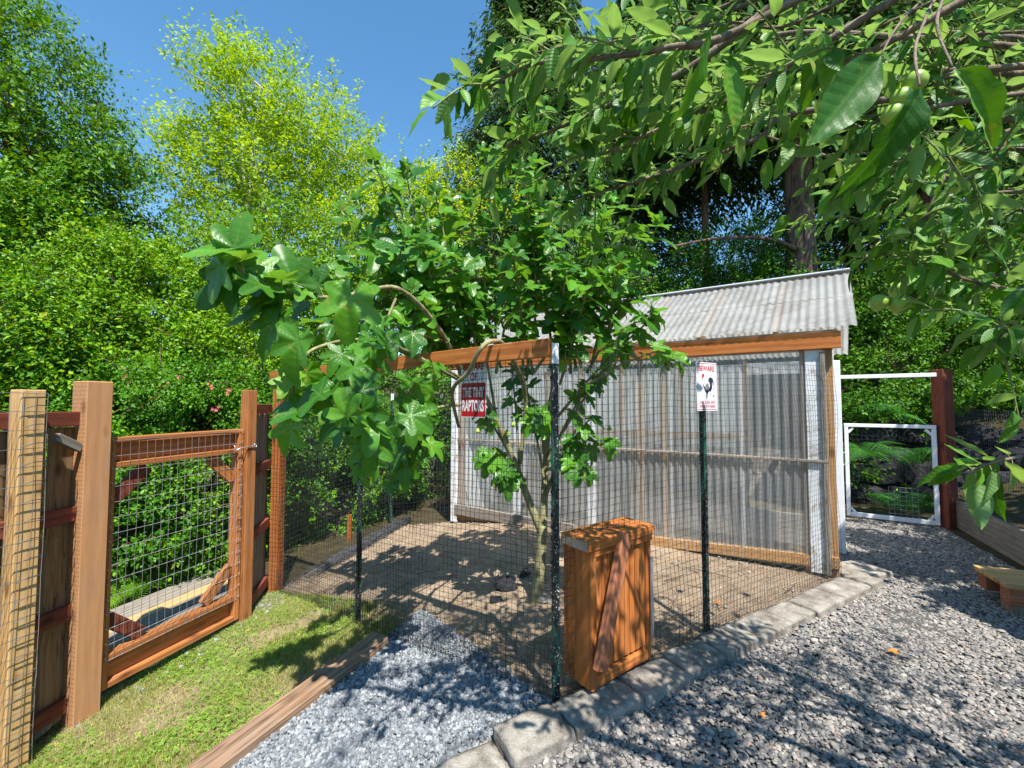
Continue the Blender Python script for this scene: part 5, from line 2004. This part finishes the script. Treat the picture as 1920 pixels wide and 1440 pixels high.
def fig_leaf(L, seed, lobes=5):
    """broad leaf with shallow blunt lobes, folded and curled"""
    r = random.Random(seed)
    V, UV, F = [(0, 0, 0)], [(0.02, 0.5)], []
    n = 48
    angs = [(-165 + 330 * i / n) for i in range(n + 1)]
    k5 = [(0, 1.0, 24), (48, .88, 22), (-48, .86, 22), (100, .66, 26), (-100, .68, 26), (145, .46, 22), (-145, .46, 22)]
    k3 = [(0, 1.0, 34), (55, .88, 26), (-52, .82, 26), (112, .60, 32), (-112, .62, 32), (150, .45, 20), (-150, .45, 20)]
    lob = [(a + r.uniform(-5, 5), l * r.uniform(.92, 1.06), w) for a, l, w in (k5 if lobes == 5 else k3)]
    cup, curl, fold, ph = r.uniform(-0.05, 0.12), r.uniform(0.15, 0.55), r.uniform(0.05, 0.38), r.uniform(0, 6)
    for k, fr_ in enumerate((0.3, 0.6, 0.85, 1.0)):
        for a in angs:
            rad = 0.46
            for (c, l, w) in lob:
                rad = max(rad, l * math.exp(-((a - c) / w) ** 2 * 0.8))
            inner = min(rad, 0.62)
            rr_ = (fr_ * (inner + (rad - inner) * fr_ ** 2)) * 0.86
            rr_ += 0.012 * math.sin(a * 0.55 + ph) * fr_ ** 3
            x = math.cos(math.radians(a)) * rr_
            y = math.sin(math.radians(a)) * rr_
            vein = min(1, min(abs(a - c) for (c, l, w) in lob) / 24.0)
            z = -curl * max(0, x) ** 2 * 0.8 + fold * abs(y) * 0.8 - 0.5 * fold * y * y + cup * rr_ * rr_
            z += 0.07 * vein * fr_ * (1 - fr_ * 0.5) + 0.045 * math.sin(a * 0.085 + ph) * fr_ ** 2
            V.append((x * L, y * L, z * L))
            UV.append((fr_ * 0.9, 0.5 + 0.5 * vein * fr_ * 0.5))
    m = n + 1
    tris = [(0, 1 + i, 2 + i) for i in range(n)]
    for k in range(3):
        for i in range(n):
            a = 1 + k * m + i
            tris += [(a, a + m, a + m + 1), (a, a + m + 1, a + 1)]
    return np.array(V, float), np.array(UV, float), np.array(tris)


def leaf_matrix(base, axis, normal, s, roll=0.0):
    R = frame_of(axis, normal)
    return Matrix.Translation(base) @ R.to_4x4() @ Matrix.Rotation(roll, 4, 'X') @ Matrix.Scale(s, 4)


def place_leaves(tree_obj, mats, protos_hi, protos_lo, mat, name='leaf', nmax=300, seed=0):
    """mats: list of (Matrix, scale). the 300 that show largest become objects, the rest one mesh"""
    def score(M):
        p = M.translation - Vector((0, 0, ZC))
        if p.y < 0.12:
            return 0
        x, y = 960 + FPX * p.x / p.y, 755 - FPX * p.z / p.y
        s = M.to_scale().x / p.y
        if x < -60 or x > 1980 or y < -60 or y > 1500:
            s *= 0.02
        return s
    order = sorted(range(len(mats)), key=lambda i: -score(mats[i]))
    hi_m = []
    for (V, UV, F) in protos_hi:
        hi_m.append(np_mesh(name, V, F, mat, True, UV, None))
    r = random.Random(seed)
    for i in order[:nmax]:
        me = hi_m[r.randrange(len(hi_m))]
        link(name, me, mat, tree_obj, mats[i])
    rest = order[nmax:]
    VV, UU, FF, RR = [], [], [], []
    off = 0
    for i in rest:
        V, UV, F = protos_lo[r.randrange(len(protos_lo))]
        A = np.array(mats[i])
        VV.append(V @ A[:3, :3].T + A[:3, 3])
        UU.append(UV)
        FF.append(F + off)
        RR.append(np.full(len(V), r.random()))
        off += len(V)
    if VV:
        me = np_mesh('foliage', np.concatenate(VV), np.concatenate(FF), mat, True, np.concatenate(UU), np.concatenate(RR))
        o = link('foliage', me, mat, tree_obj)
        o['kind'] = 'stuff'


# ------------------------------------------------------------------ fig tree
figr = random.Random(31)
fb0 = gp(1003, 1132, -0.01)
figt = thing('fig_tree', 'fig tree with big lobed leaves growing out of the chicken run', 'tree', (fb0.x, fb0.y, -0.02))
trk, stems, young = MB(), MB(), MB()


def wp(*a):
    return [at(x, y, Y) for (x, y, Y) in a]


def br(mb, pts, r0, r1, n=6, sides=7):
    p = smooth_path(pts, n)
    k = len(p) - 1
    mb.tube(p, [r0 + (r1 - r0) * i / k for i in range(k + 1)], sides)
    return p


YF = fb0.y
br(trk, [fb0 + Vector((0, 0, -0.1)), fb0 + Vector((0.01, 0, 0.05))] + wp((1012, 1060, YF), (1018, 985, YF)), 0.050, 0.034, 6, 10)
lf = br(trk, wp((1016, 1000, YF), (990, 935, YF - .02), (962, 860, YF - .05), (930, 785, YF - .08), (905, 735, YF - .1)), 0.029, 0.016, 6, 8)
rf = br(trk, wp((1018, 1000, YF), (1022, 900, YF + .05), (1028, 800, YF + .1), (1040, 700, YF + .1)), 0.030, 0.016, 6, 8)
leaf_M = []


def add_leaves(path, f0, f1, n, size, petiole=0.6, droop=0.35, upb=0.35, phase=None):
    ph = figr.uniform(0, 6) if phase is None else phase
    L = len(path) - 1
    for k in range(n):
        t = f0 + (f1 - f0) * (k + 0.5) / n
        i = min(int(t * L), L - 1)
        p = path[i].lerp(path[i + 1], t * L - i)
        tan = (path[i + 1] - path[i]).normalized()
        ref = Vector((0, 0, 1)) if abs(tan.z) < 0.9 else Vector((1, 0, 0))
        u = tan.cross(ref).normalized()
        w = tan.cross(u)
        a = ph + k * 2.4
        out = (u * math.cos(a) + w * math.sin(a))
        d = (out + tan * 0.5 + Vector((0, 0, upb)) * (1 if k > n * 0.6 else 0.4)).normalized()
        s = size * figr.uniform(0.6, 1.15) * (0.75 if k >= n - 2 else 1)
        pl = s * petiole * 0.55
        e = p + d * pl
        young.tube([p, p + d * pl * 0.5 + Vector((0, 0, 0.004)), e], [0.0035, 0.0028, 0.0022], 4, False)
        ax = (d + Vector((0, 0, -droop * figr.uniform(0.3, 1.8))) + Vector((figr.uniform(-.25, .25), figr.uniform(-.25, .25), 0))).normalized()
        nr_ = Vector((0, -0.25, 0.25)) + to_sun * 1.0 + Vector((figr.uniform(-.8, .8), figr.uniform(-.6, .6), figr.uniform(-.4, .4))) + d * 0.2
        leaf_M.append(leaf_matrix(e, ax, nr_, s, figr.uniform(-.25, .25)))


# upright shoots: (start px,py)->(tip px,py), depth
ups = [((1090, 690), (1092, 440), 3.1), ((1060, 690), (1150, 400), 3.2), ((1040, 700), (965, 265), 3.0), ((1000, 700), (905, 330), 3.1), ((930, 780), (880, 390), 2.9),
       ((905, 740), (815, 385), 2.9), ((905, 740), (740, 395), 2.8), ((905, 735), (700, 345), 2.9), ((1040, 700), (1200, 380), 3.0), ((1100, 700), (1160, 520), 2.8),
       ((1080, 690), (1050, 400), 3.3), ((960, 700), (1000, 350), 3.3), ((870, 690), (790, 470), 2.6), ((850, 690), (690, 470), 2.6), ((1130, 640), (1235, 450), 2.9),
       ((1050, 720), (1110, 560), 2.6), ((980, 720), (960, 480), 2.6), ((900, 700), (850, 500), 2.6), ((1070, 700), (1030, 480), 2.8), ((930, 700), (940, 360), 3.2),
       ((1030, 690), (1120, 360), 3.4), ((860, 660), (760, 340), 3.1), ((1110, 680), (1190, 470), 3.2), ((900, 650), (840, 420), 3.2), ((820, 640), (640, 500), 2.7),
       ((940, 690), (905, 440), 2.9), ((990, 690), (1015, 420), 3.0), ((870, 700), (730, 520), 2.8), ((880, 700), (770, 560), 2.5), ((1000, 700), (1060, 520), 2.7),
       ((850, 660), (720, 430), 3.0), ((830, 650), (670, 420), 3.1), ((880, 660), (790, 400), 3.3), ((930, 660), (930, 310), 3.3), ((1060, 660), (1130, 440), 2.9), ((810, 640), (640, 440), 3.0), ((1000, 660), (980, 330), 2.9)]
for k, (a, b, Y) in enumerate(ups):
    s0 = at(a[0], a[1], YF - 0.02 * (k % 5))
    mid = at((a[0] + b[0]) / 2 + figr.uniform(-18, 18), (a[1] + b[1]) / 2 + 10, (Y + YF) / 2)
    p = br(stems, [s0, mid, at(b[0], b[1] - 15 - 10 * (k % 4), Y)], 0.012, 0.005, 7, 6)
    add_leaves(p, 0.30, 1.0, 18, 0.15, 0.7, 0.7)
    leaf_M.append(leaf_matrix(p[-1], Vector((0.2, -0.3, 1)), Vector((0.3, -1, 0.3)), 0.09))
    if k % 3 == 0:
        m_ = p[len(p) // 2]
        e_ = m_ + Vector((figr.uniform(-.35, .35), figr.uniform(-.35, .1), figr.uniform(0.15, 0.4)))
        q = br(stems, [m_, (m_ + e_) / 2 + Vector((0, 0, .03)), e_], 0.008, 0.004, 5, 5)
        add_leaves(q, 0.3, 1.0, 7, 0.13)
# the long arching branch to the left
arch = br(stems, wp((905, 740, YF - .1), (860, 690, 2.85), (838, 640, 2.7), (790, 575, 2.45), (742, 540, 2.3), (690, 545, 2.15), (630, 558, 2.0), (565, 552, 1.9), (520, 540, 1.82), (470, 520, 1.75), (430, 480, 1.72)), 0.017, 0.006, 6, 7)
add_leaves(arch, 0.62, 0.97, 12, 0.175, 0.7, 0.5)
for (px, py, Y, ax, nr_, s_) in ((425, 470, 1.70, (-1, 0, 0.05), (0.1, -0.8, 0.9), 0.20), (440, 465, 1.71, (0.15, 0, 1), (0.1, -1, 0.3), 0.18), (415, 500, 1.70, (-0.3, -.1, -1), (-0.3, -0.9, 0.4), 0.17),
                               (550, 530, 1.88, (-0.2, -.2, 0.6), (0.1, -0.9, 0.7), 0.20), (500, 560, 1.85, (-0.9, 0, -0.4), (0.1, -0.8, 0.7), 0.19), (520, 600, 1.8, (-0.6, -.1, -1), (-0.3, -1, 0.3), 0.21),
                               (480, 590, 1.85, (-1, 0, -0.25), (0, -0.7, 0.9), 0.17), (560, 640, 1.7, (-0.4, 0, -1), (-0.1, -1, 0.5), 0.19)):
    leaf_M.append(leaf_matrix(at(px, py, Y), Vector(ax), Vector(nr_), s_))
# hanging branches in front of the beam
h1 = br(stems, wp((905, 735, YF - .1), (820, 690, 2.7), (740, 650, 2.3), (670, 655, 2.0), (650, 700, 1.85), (680, 760, 1.8), (700, 810, 1.82)), 0.015, 0.006, 6, 6)
add_leaves(h1, 0.5, 1.0, 12, 0.15, 0.6, 1.3, 0.0)
h2 = br(stems, wp((820, 690, 2.7), (700, 640, 2.2), (600, 650, 1.9), (560, 690, 1.85), (545, 760, 1.9)), 0.011, 0.005, 6, 6)
add_leaves(h2, 0.7, 1.0, 5, 0.13, 0.6, 1.0, 0.0)
h3 = br(stems, wp((905, 760, YF - .1), (850, 760, 2.7), (800, 770, 2.4), (740, 800, 2.15), (690, 850, 2.1), (680, 890, 2.1)), 0.012, 0.005, 6, 6)
add_leaves(h3, 0.3, 1.0, 13, 0.145, 0.6, 1.3, 0.0)
h4 = br(stems, wp((800, 770, 2.4), (770, 840, 2.35), (745, 900, 2.35)), 0.007, 0.004, 6, 6)
add_leaves(h4, 0.2, 1.0, 9, 0.14, 0.6, 1.3, 0.0)
for (px, py, Y, ax, nr_, s_) in ((660, 560, 1.45, (-0.1, -.15, -1), (0.15, -1, 0.3), 0.19), (680, 770, 1.75, (0.4, 0, -1), (-0.2, -1, .2), 0.17), (690, 830, 1.78, (0.1, 0, -1), (0.3, -1, .2), 0.17),
                               (640, 790, 1.75, (-0.7, 0, -0.5), (0, -.9, .6), 0.16), (600, 740, 1.75, (-0.8, 0, -0.35), (-.1, -.7, .8), 0.18), (770, 780, 2.0, (0.8, 0, -0.5), (0, -.8, .7), 0.16),
                               (560, 770, 1.8, (-0.9, 0, 0.1), (0, -.7, .8), 0.17), (545, 800, 1.85, (-0.3, 0, -1), (-.3, -1, .2), 0.17), (655, 780, 1.72, (-.3, -.1, .7), (-.2, -1, .3), 0.14)):
    leaf_M.append(leaf_matrix(at(px, py, Y), Vector(ax), Vector(nr_), s_))
h5 = br(stems, wp((905, 745, YF - .1), (850, 700, 2.75), (800, 690, 2.5), (770, 740, 2.35), (775, 800, 2.3), (800, 850, 2.3)), 0.010, 0.004, 6, 6)
add_leaves(h5, 0.35, 1.0, 13, 0.15, 0.6, 1.2, 0.0)
h6 = br(stems, wp((742, 560, 2.3), (720, 610, 2.2), (690, 650, 2.05), (640, 690, 1.95), (600, 760, 1.95)), 0.008, 0.004, 6, 6)
add_leaves(h6, 0.2, 1.0, 13, 0.15, 0.6, 1.0, 0.1)
h7 = br(stems, wp((830, 640, 2.7), (770, 620, 2.5), (700, 600, 2.4), (620, 610, 2.3), (560, 640, 2.25)), 0.008, 0.004, 6, 6)
add_leaves(h7, 0.2, 1.0, 13, 0.15, 0.6, 0.7, 0.1)
# pale bent branch over the beam
br(trk, wp((700, 900, YF - .3), (845, 740, YF - .45), (878, 700, 2.35), (898, 658, 2.25), (922, 640, 2.3), (945, 648, 2.5), (1000, 700, YF)), 0.012, 0.012, 6, 7) if False else \
    br(trk, wp((860, 800, YF - .2), (848, 735, 2.45), (878, 698, 2.30), (898, 658, 2.22), (922, 640, 2.28), (950, 655, 2.5), (985, 740, YF - .1), (975, 870, YF - .03)), 0.011, 0.015, 6, 7)
# stems inside the run on the right
inner = [((965, 870), (890, 760), 3.0), ((975, 890), (960, 690), 3.15), ((1020, 900), (980, 700), 3.2), ((1025, 870), (1120, 700), 2.9), ((1022, 920), (1110, 780), 2.8), ((1030, 850), (1180, 640), 2.7),
         ((1025, 880), (1150, 830), 2.75), ((1020, 940), (1075, 830), 2.9), ((990, 930), (900, 850), 3.0), ((1030, 800), (1230, 590), 2.6), ((1030, 880), (1105, 880), 2.7), ((985, 900), (940, 900), 2.9), ((1020, 850), (1010, 780), 2.8)]
for (a, b, Y) in inner:
    p = br(stems, [at(a[0], a[1], YF), at((a[0] + b[0]) / 2, (a[1] + b[1]) / 2 - 12, (Y + YF) / 2), at(b[0], b[1], Y)], 0.012, 0.005, 6, 6)
    add_leaves(p, 0.45, 1.0, 9, 0.125, 0.6, 0.8, 0.15)
r1 = br(stems, wp((1100, 720, 2.75), (1150, 690, 2.65), (1165, 620, 2.6), (1215, 595, 2.55), (1222, 560, 2.55)), 0.008, 0.004, 6, 6)
add_leaves(r1, 0.3, 1.0, 12, 0.13, 0.6, 0.5)
r2 = br(stems, wp((1150, 690, 2.65), (1200, 670, 2.6), (1240, 660, 2.6), (1262, 690, 2.6)), 0.006, 0.004, 6, 6)
add_leaves(r2, 0.3, 1.0, 8, 0.13, 0.6, 0.8)
trk.build('trunk', M_figbark, figt, True)
stems.build('branches', M_figbark, figt, True)
tag(young.build('leaf_stalks', M_figyoung, figt, True), kind='stuff')
fig_hi = [fig_leaf(1.0, q, 5 if q % 3 == 0 else 3) for q in range(1, 9)]
place_leaves(figt, leaf_M, fig_hi, fig_hi, M_fig, 'leaf', 300, 3)
print('fig leaves', len(leaf_M))
# a few green figs
for k in range(14):
    px, py = figr.choice([(930, 765), (895, 800), (1090, 830), (1000, 750), (960, 800), (1040, 745), (885, 690), (1150, 800)])
    c = at(px + figr.uniform(-15, 15), py + figr.uniform(-12, 12), YF - 0.1)
    f = MB()
    rg = []
    pr = [(0.0, 0.0015), (0.008, 0.004), (0.016, 0.012), (0.028, 0.018), (0.038, 0.015), (0.043, 0.004)]
    f.tube([c + Vector((0, 0, -z)) for z, _ in pr], [w for _, w in pr], 8)
    f.build('fig_fruit', M_fruit, figt, True)

# ------------------------------------------------------------------ apple tree
ar = random.Random(77)
ab = V2(2.7, 0.1)
apt = thing('apple_tree', 'apple tree reaching in from the right with long pointed leaves and small green apples', 'tree', (ab.x, ab.y, 0))
at_trunk, at_br, at_tw = MB(), MB(), MB()
top = Vector((2.45, 0.25, 1.75))
br(at_trunk, [Vector((2.7, 0.1, -0.1)), Vector((2.62, 0.15, 0.8)), top], 0.11, 0.075, 6, 12)
al = []


def apple_leaves(path, f0, f1, n, size, seedph=0.0):
    L = len(path) - 1
    for k in range(n):
        t = f0 + (f1 - f0) * (k + ar.random()) / n
        i = min(int(t * L), L - 1)
        p = path[i].lerp(path[i + 1], t * L - i)
        tan = (path[i + 1] - path[i]).normalized()
        ref = Vector((0, 0, 1)) if abs(tan.z) < 0.9 else Vector((1, 0, 0))
        u = tan.cross(ref).normalized()
        w = tan.cross(u)
        a = k * 2.4 + seedph
        d = (u * math.cos(a) + w * math.sin(a) + tan * 0.75).normalized()
        s = size * ar.uniform(0.5, 1.2) * 0.88
        e = p + d * s * 0.22
        if (e - Vector((0, 0, ZC))).length < 0.42:
            continue
        at_tw.tube([p, e], [0.0013, 0.001], 3, False)
        ax = (d + Vector((0, 0, -0.45 * ar.uniform(0, 1.8))) + Vector((ar.uniform(-.3, .3), ar.uniform(-.3, .3), 0))).normalized()
        nr_ = Vector((0, 0, .7)) + to_sun * .4 + Vector((ar.uniform(-.8, .8), ar.uniform(-.9, .6), ar.uniform(-.3, .3)))
        al.append(leaf_matrix(e, ax, nr_, s, ar.uniform(-.5, .5)))


def apple_branch(pts, r0, r1, nl, size, side=6, f0=0.3, sl=0.35):
    p = br(at_br, pts, r0, r1, 6, 6)
    apple_leaves(p, f0, 1.0, nl, size, ar.uniform(0, 6))
    L = len(p) - 1
    for k in range(side):
        t = f0 + (1 - f0) * (k + ar.random()) / side
        i = min(int(t * L), L - 1)
        q = p[i]
        tan = (p[i + 1] - p[i]).normalized()
        d = (tan * 0.8 + Vector((ar.uniform(-1, 1), ar.uniform(-.8, .8), ar.uniform(-.25, .8)))).normalized()
        ll = sl * 0.75 * ar.uniform(0.4, 1.1)
        e = q + d * ll
        if (e - Vector((0, 0, ZC))).length < 0.6 or (e.y > 0 and e.y < 0.5):
            continue
        sp = br(at_tw, [q, q + d * ll * 0.5 + Vector((0, 0, .015)), e + Vector((0, 0, -0.02))], 0.0032, 0.0016, 4, 4)
        apple_leaves(sp, 0.15, 1.0, 9, size * 0.95, ar.uniform(0, 6))
    return p


def P3(*a):
    return [Vector(q) if len(q) == 3 and not isinstance(q[0], tuple) and abs(q[0]) < 20 else at(*q) for q in a]


S = 0.088
LEAF_K = 0.88
# scaffold limbs
lim1 = br(at_br, [top, Vector((1.8, 0.5, 2.25)), Vector((1.25, 0.75, 2.45)), Vector((0.7, 0.92, 2.4))], 0.034, 0.008, 6, 8)
lim2 = br(at_br, [top, Vector((2.1, 0.8, 2.15)), Vector((1.75, 1.25, 2.3)), Vector((1.5, 1.7, 2.35))], 0.032, 0.009, 6, 8)
lim3 = br(at_br, [top, Vector((1.6, 0.1, 2.7)), Vector((0.7, 0.35, 3.05)), Vector((-0.3, 0.7, 3.2))], 0.045, 0.014, 6, 8)
lim4 = br(at_br, [top, Vector((2.2, 0.7, 1.8)), Vector((1.95, 1.15, 1.72)), Vector((1.8, 1.4, 1.65))], 0.03, 0.01, 6, 8)
A = apple_branch
e1_, e2_ = lim1[-1], lim2[-1]
# long branches reaching left across the top
NEAR = 0.60


def wp(*a):
    return [at(x, y, Y * NEAR) for (x, y, Y) in a]



A([lim1[-1]] + wp((1290, 130, 1.75), (1200, 160, 1.85), (1130, 205, 1.9), (1020, 250, 1.95), (945, 275, 2.0)), 0.011, 0.003, 30, 0.095, 8)
A([lim1[-3]] + wp((1380, 60, 1.5), (1250, 90, 1.55), (1120, 110, 1.6), (1000, 120, 1.7), (915, 165, 1.75)), 0.010, 0.003, 32, 0.10, 9)
A([lim2[6]] + wp((1560, 200, 2.1), (1420, 260, 2.15), (1300, 305, 2.2), (1180, 345, 2.25), (1070, 375, 2.3)), 0.011, 0.003, 30, 0.09, 9)
A([lim1[-6]] + wp((1480, 120, 1.7), (1360, 190, 1.75), (1240, 240, 1.8), (1130, 290, 1.9)), 0.010, 0.003, 26, 0.09, 8)
A([lim2[10]] + wp((1600, 130, 2.2), (1500, 200, 2.3), (1380, 240, 2.4), (1290, 230, 2.5)), 0.010, 0.003, 26, 0.09, 9)
A([lim2[-1]] + wp((1720, 310, 2.4), (1680, 370, 2.5), (1640, 400, 2.6), (1600, 420, 2.7)), 0.008, 0.003, 18, 0.085, 6)
A([lim2[-4]] + wp((1780, 300, 1.9), (1740, 400, 1.85), (1700, 440, 1.85), (1650, 480, 1.9)), 0.008, 0.003, 18, 0.08, 5)
A([lim2[8]] + wp((1750, 200, 1.5), (1710, 290, 1.5), (1680, 320, 1.55), (1640, 340, 1.6)), 0.006, 0.002, 16, 0.085, 5)
A([lim4[8]] + wp((1900, 360, 2.2), (1820, 400, 2.3), (1760, 420, 2.4), (1690, 430, 2.5)), 0.007, 0.003, 18, 0.08, 6)
A([lim4[10]] + wp((1950, 540, 1.9), (1880, 540, 1.85), (1800, 520, 1.8), (1750, 495, 1.8), (1700, 500, 1.8)), 0.007, 0.002, 22, 0.085, 6)
A([lim4[12]] + wp((1960, 620, 1.8), (1930, 610, 1.75), (1890, 620, 1.7), (1865, 640, 1.7)), 0.006, 0.002, 16, 0.085, 5, 0.5, 0.25)
A([lim4[-1], at(2000, 820, 1.1), at(1930, 850, 0.95), at(1870, 865, 0.92), at(1820, 882, 0.92)], 0.006, 0.002, 16, 0.10, 0, 0.62)
A([lim4[-3]] + wp((2000, 700, 1.7), (1950, 720, 1.6), (1920, 740, 1.6)), 0.006, 0.002, 6, 0.08, 0, 0.7)
A([lim2[6]] + wp((1850, 130, 1.6), (1780, 180, 1.6), (1700, 200, 1.6), (1620, 240, 1.65)), 0.009, 0.003, 24, 0.09, 8)
A([lim1[-8]] + wp((1700, 60, 1.4), (1600, 110, 1.4), (1500, 130, 1.5), (1420, 160, 1.55)), 0.009, 0.003, 24, 0.09, 8)
A([lim4[9]] + wp((1930, 230, 1.8), (1880, 280, 1.75), (1830, 330, 1.7), (1760, 340, 1.7)), 0.008, 0.003, 22, 0.085, 7)
A([lim2[-5]] + wp((1850, 450, 2.3), (1780, 480, 2.4), (1690, 400, 2.5), (1600, 300, 2.6)), 0.008, 0.003, 22, 0.09, 8)
A([lim2[9]] + wp((1500, 60, 2.6), (1400, 130, 2.7), (1300, 180, 2.8), (1180, 170, 2.9), (1080, 180, 3.0)), 0.010, 0.003, 26, 0.09, 12, 0.3, 0.5)
A([lim2[9]] + wp((1750, 60, 2.6), (1650, 130, 2.7), (1560, 190, 2.8), (1450, 230, 2.9)), 0.010, 0.003, 26, 0.09, 12, 0.3, 0.5)
A([lim4[8]] + wp((1960, 440, 2.4), (1880, 400, 2.6), (1780, 420, 2.7)), 0.008, 0.003, 20, 0.085, 8)
for k_, (x0, y0, x1, y1, Y0, src) in enumerate(((1500, 40, 1250, 60, 1.9, lim1[-5]), (1650, 50, 1420, 90, 2.1, lim1[-8]), (1350, 60, 1080, 95, 2.3, lim1[-2]), (1200, 70, 960, 110, 2.4, lim1[-1]), (1900, 60, 1700, 110, 2.2, lim2[5]),
                                     (1880, 160, 1700, 230, 2.4, lim2[6]), (1500, 190, 1300, 260, 2.6, lim2[-3]), (1340, 230, 1120, 300, 2.7, lim2[-1]), (1950, 280, 1800, 300, 2.0, lim4[6]), 
                                     (1960, 390, 1830, 470, 2.2, lim4[8]), (1180, 110, 1000, 190, 2.5, lim1[-1]), (1560, 110, 1400, 130, 2.8, lim2[-4]), (1920, 500, 1790, 560, 2.3, lim4[-2]))):
    A([src] + wp((x0, y0, Y0), ((x0 + x1) / 2, (y0 + y1) / 2 - 8, Y0), (x1, y1, Y0)), 0.006, 0.002, 20, 0.088, 7, 0.35)
# overhead growth above the camera that throws the dappled shade
for k in range(15):
    src = lim3[ar.randrange(4, len(lim3))]
    e = src + Vector((ar.uniform(-0.9, 1.1), ar.uniform(-0.7, 0.6), ar.uniform(-0.05, 0.5)))
    e.z = max(e.z, 2.85 + 0.45 * max(0, e.y - 0.6))
    A([src, (src + e) / 2 + Vector((0, 0, 0.1)), e], 0.007, 0.002, 12, 0.09, 7, 0.2, 0.4)
for k in range(12):
    src = lim3[ar.randrange(3, 11)]
    e = Vector((ar.uniform(1.3, 3.4), ar.uniform(-0.1, 0.85), ar.uniform(2.95, 3.4)))
    A([src, (src + e) / 2 + Vector((0, 0, 0.1)), e], 0.008, 0.002, 16, 0.095, 9, 0.35, 0.45)
for k in range(6):
    src = lim1[ar.randrange(3, len(lim1))]
    e = src + Vector((ar.uniform(-0.5, 0.8), ar.uniform(-0.6, 0.5), ar.uniform(0.3, 0.8)))
    A([src, (src + e) / 2 + Vector((0, 0, 0.05)), e], 0.007, 0.002, 12, 0.09, 7, 0.2, 0.4)
# the big leaves hanging close to the lens
for (px, py, Y, ax, nr_, s_) in ((1480, 250, 0.0, None, None, 0),):
    pass
close_tw = [[at(1560, 40, 0.62), at(1460, 150, 0.60)], ]
near = [((1650, 105), (1500, 285), 0.62, (-0.3, -1, -0.5), 0.13), ((1725, 165), (1655, 345), 0.50, (0.35, -1, 0.1), 0.12), ((1790, 130), (1890, 275), 0.50, (-0.35, -1, 0.45), 0.13),
        ((1360, 120), (1385, 250), 0.80, (0.3, -1, 0.1), 0.115), ((1540, 60), (1520, 190), 0.85, (-0.2, -1, 0.2), 0.12), ((1100, 105), (950, 170), 1.15, (-0.2, -.9, .6), 0.12),
        ((1230, 190), (1160, 280), 1.1, (0.4, -1, 0.2), 0.12), ((1330, 60), (1300, 230), 0.75, (1, -.6, 0.1), 0.12), ((1250, 150), (1215, 330), 1.1, (.8, -1, .1), .12)]
hang = br(at_br, [lim1[-7], at(1800, -40, 0.95), at(1725, 60, 0.62), at(1724, 160, 0.52)], 0.004, 0.0014, 6, 6)
hang2 = br(at_br, [lim1[-7], at(1830, -60, 0.9), at(1760, 20, 0.62), at(1785, 125, 0.51)], 0.004, 0.0014, 6, 6)
hang3 = br(at_br, [lim1[-5], at(1760, -30, 0.9), at(1690, 40, 0.7), at(1652, 103, 0.63)], 0.0035, 0.0013, 6, 6)
for (a, b, Y, nr_, s_) in near:
    A0, B0_ = at(a[0], a[1], Y), at(b[0], b[1], Y * 1.02)
    L_ = (B0_ - A0).length
    al.append(leaf_matrix(A0, B0_ - A0, Vector(nr_), L_))
at_trunk.build('trunk', M_applebark, apt, True)
at_br.build('branches', M_applebark, apt, True)
at_tw.build('twigs', M_twig, apt, True)
ap_hi = [make_leaf(apple_outline, 1.0, 14, 3, c_, f_, w_, sd_) for c_, f_, w_, sd_ in ((0.18, 0.25, 0.012, 1), (0.32, 0.35, 0.018, 2), (0.08, 0.45, 0.015, 3), (0.25, 0.15, 0.02, 4), (-0.1, 0.3, 0.015, 5), (0.5, 0.5, 0.03, 6), (0.4, 0.1, 0.035, 7), (0.15, 0.7, 0.02, 8))]
ap_lo = [make_leaf(apple_outline, 1.0, 5, 1, c_, f_, 0, sd_) for c_, f_, sd_ in ((0.2, 0.25, 1), (0.3, 0.35, 2), (-0.05, 0.3, 3))]
place_leaves(apt, al, ap_hi, ap_lo, M_apple, 'leaf', 300, 5)
print('apple leaves', len(al))


def apple(c, rad, tilt):
    f = MB()
    n = 10
    pts, rs = [], []
    for i in range(n + 1):
        a = math.pi * i / n
        z = math.cos(a) * 1.0
        w = math.sin(a) * (1.0 + 0.12 * math.cos(a))
        if i == 0:
            z, w = 0.86, 0.10
        pts.append(z)
        rs.append(max(w, 0.04))
    R = Matrix.Rotation(tilt, 3, 'Y')
    vs, fs = [], []
    m = 14
    for z, w in zip(pts, rs):
        for j in range(m):
            a = 2 * math.pi * j / m
            vs.append(Vector(c) + R @ Vector((w * math.cos(a), w * math.sin(a), z)) * rad)
    for i in range(n):
        for j in range(m):
            k = i * m
            fs.append((k + j, k + m + j, k + m + (j + 1) % m, k + (j + 1) % m))
    fs.append(tuple(range(m)))
    fs.append(tuple(reversed(range(n * m, (n + 1) * m))))
    f.add(vs, fs)
    o = f.build('apple', M_fruit, apt, True)
    s = MB()
    s.tube([Vector(c) + R @ Vector((0, 0, 0.8 * rad)), Vector(c) + R @ Vector((0.1 * rad, 0, 2.0 * rad))], 0.0016, 5)
    s.build('stalk', M_twig, o)


for (px, py, Y, rad, tl) in ((1648, 568, 1.55, 0.030, 0.5), (1688, 572, 1.53, 0.034, -0.2), (1685, 545, 1.62, 0.031, 0.2), (1715, 155, 0.85, 0.022, 0.4), (1690, 185, 0.85, 0.020, 0.8), (1675, 215, 0.86, 0.022, 1.2),
                             (1495, 175, 1.5, 0.030, 0.1), (1640, 390, 2.0, 0.026, 0.3), (1815, 435, 2.0, 0.028, 0.1), (1330, 230, 2.2, 0.026, 0.1), (1510, 270, 1.9, 0.024, 0.2), (1790, 350, 1.7, 0.03, 0)):
    apple(at(px, py, Y), rad, tl)
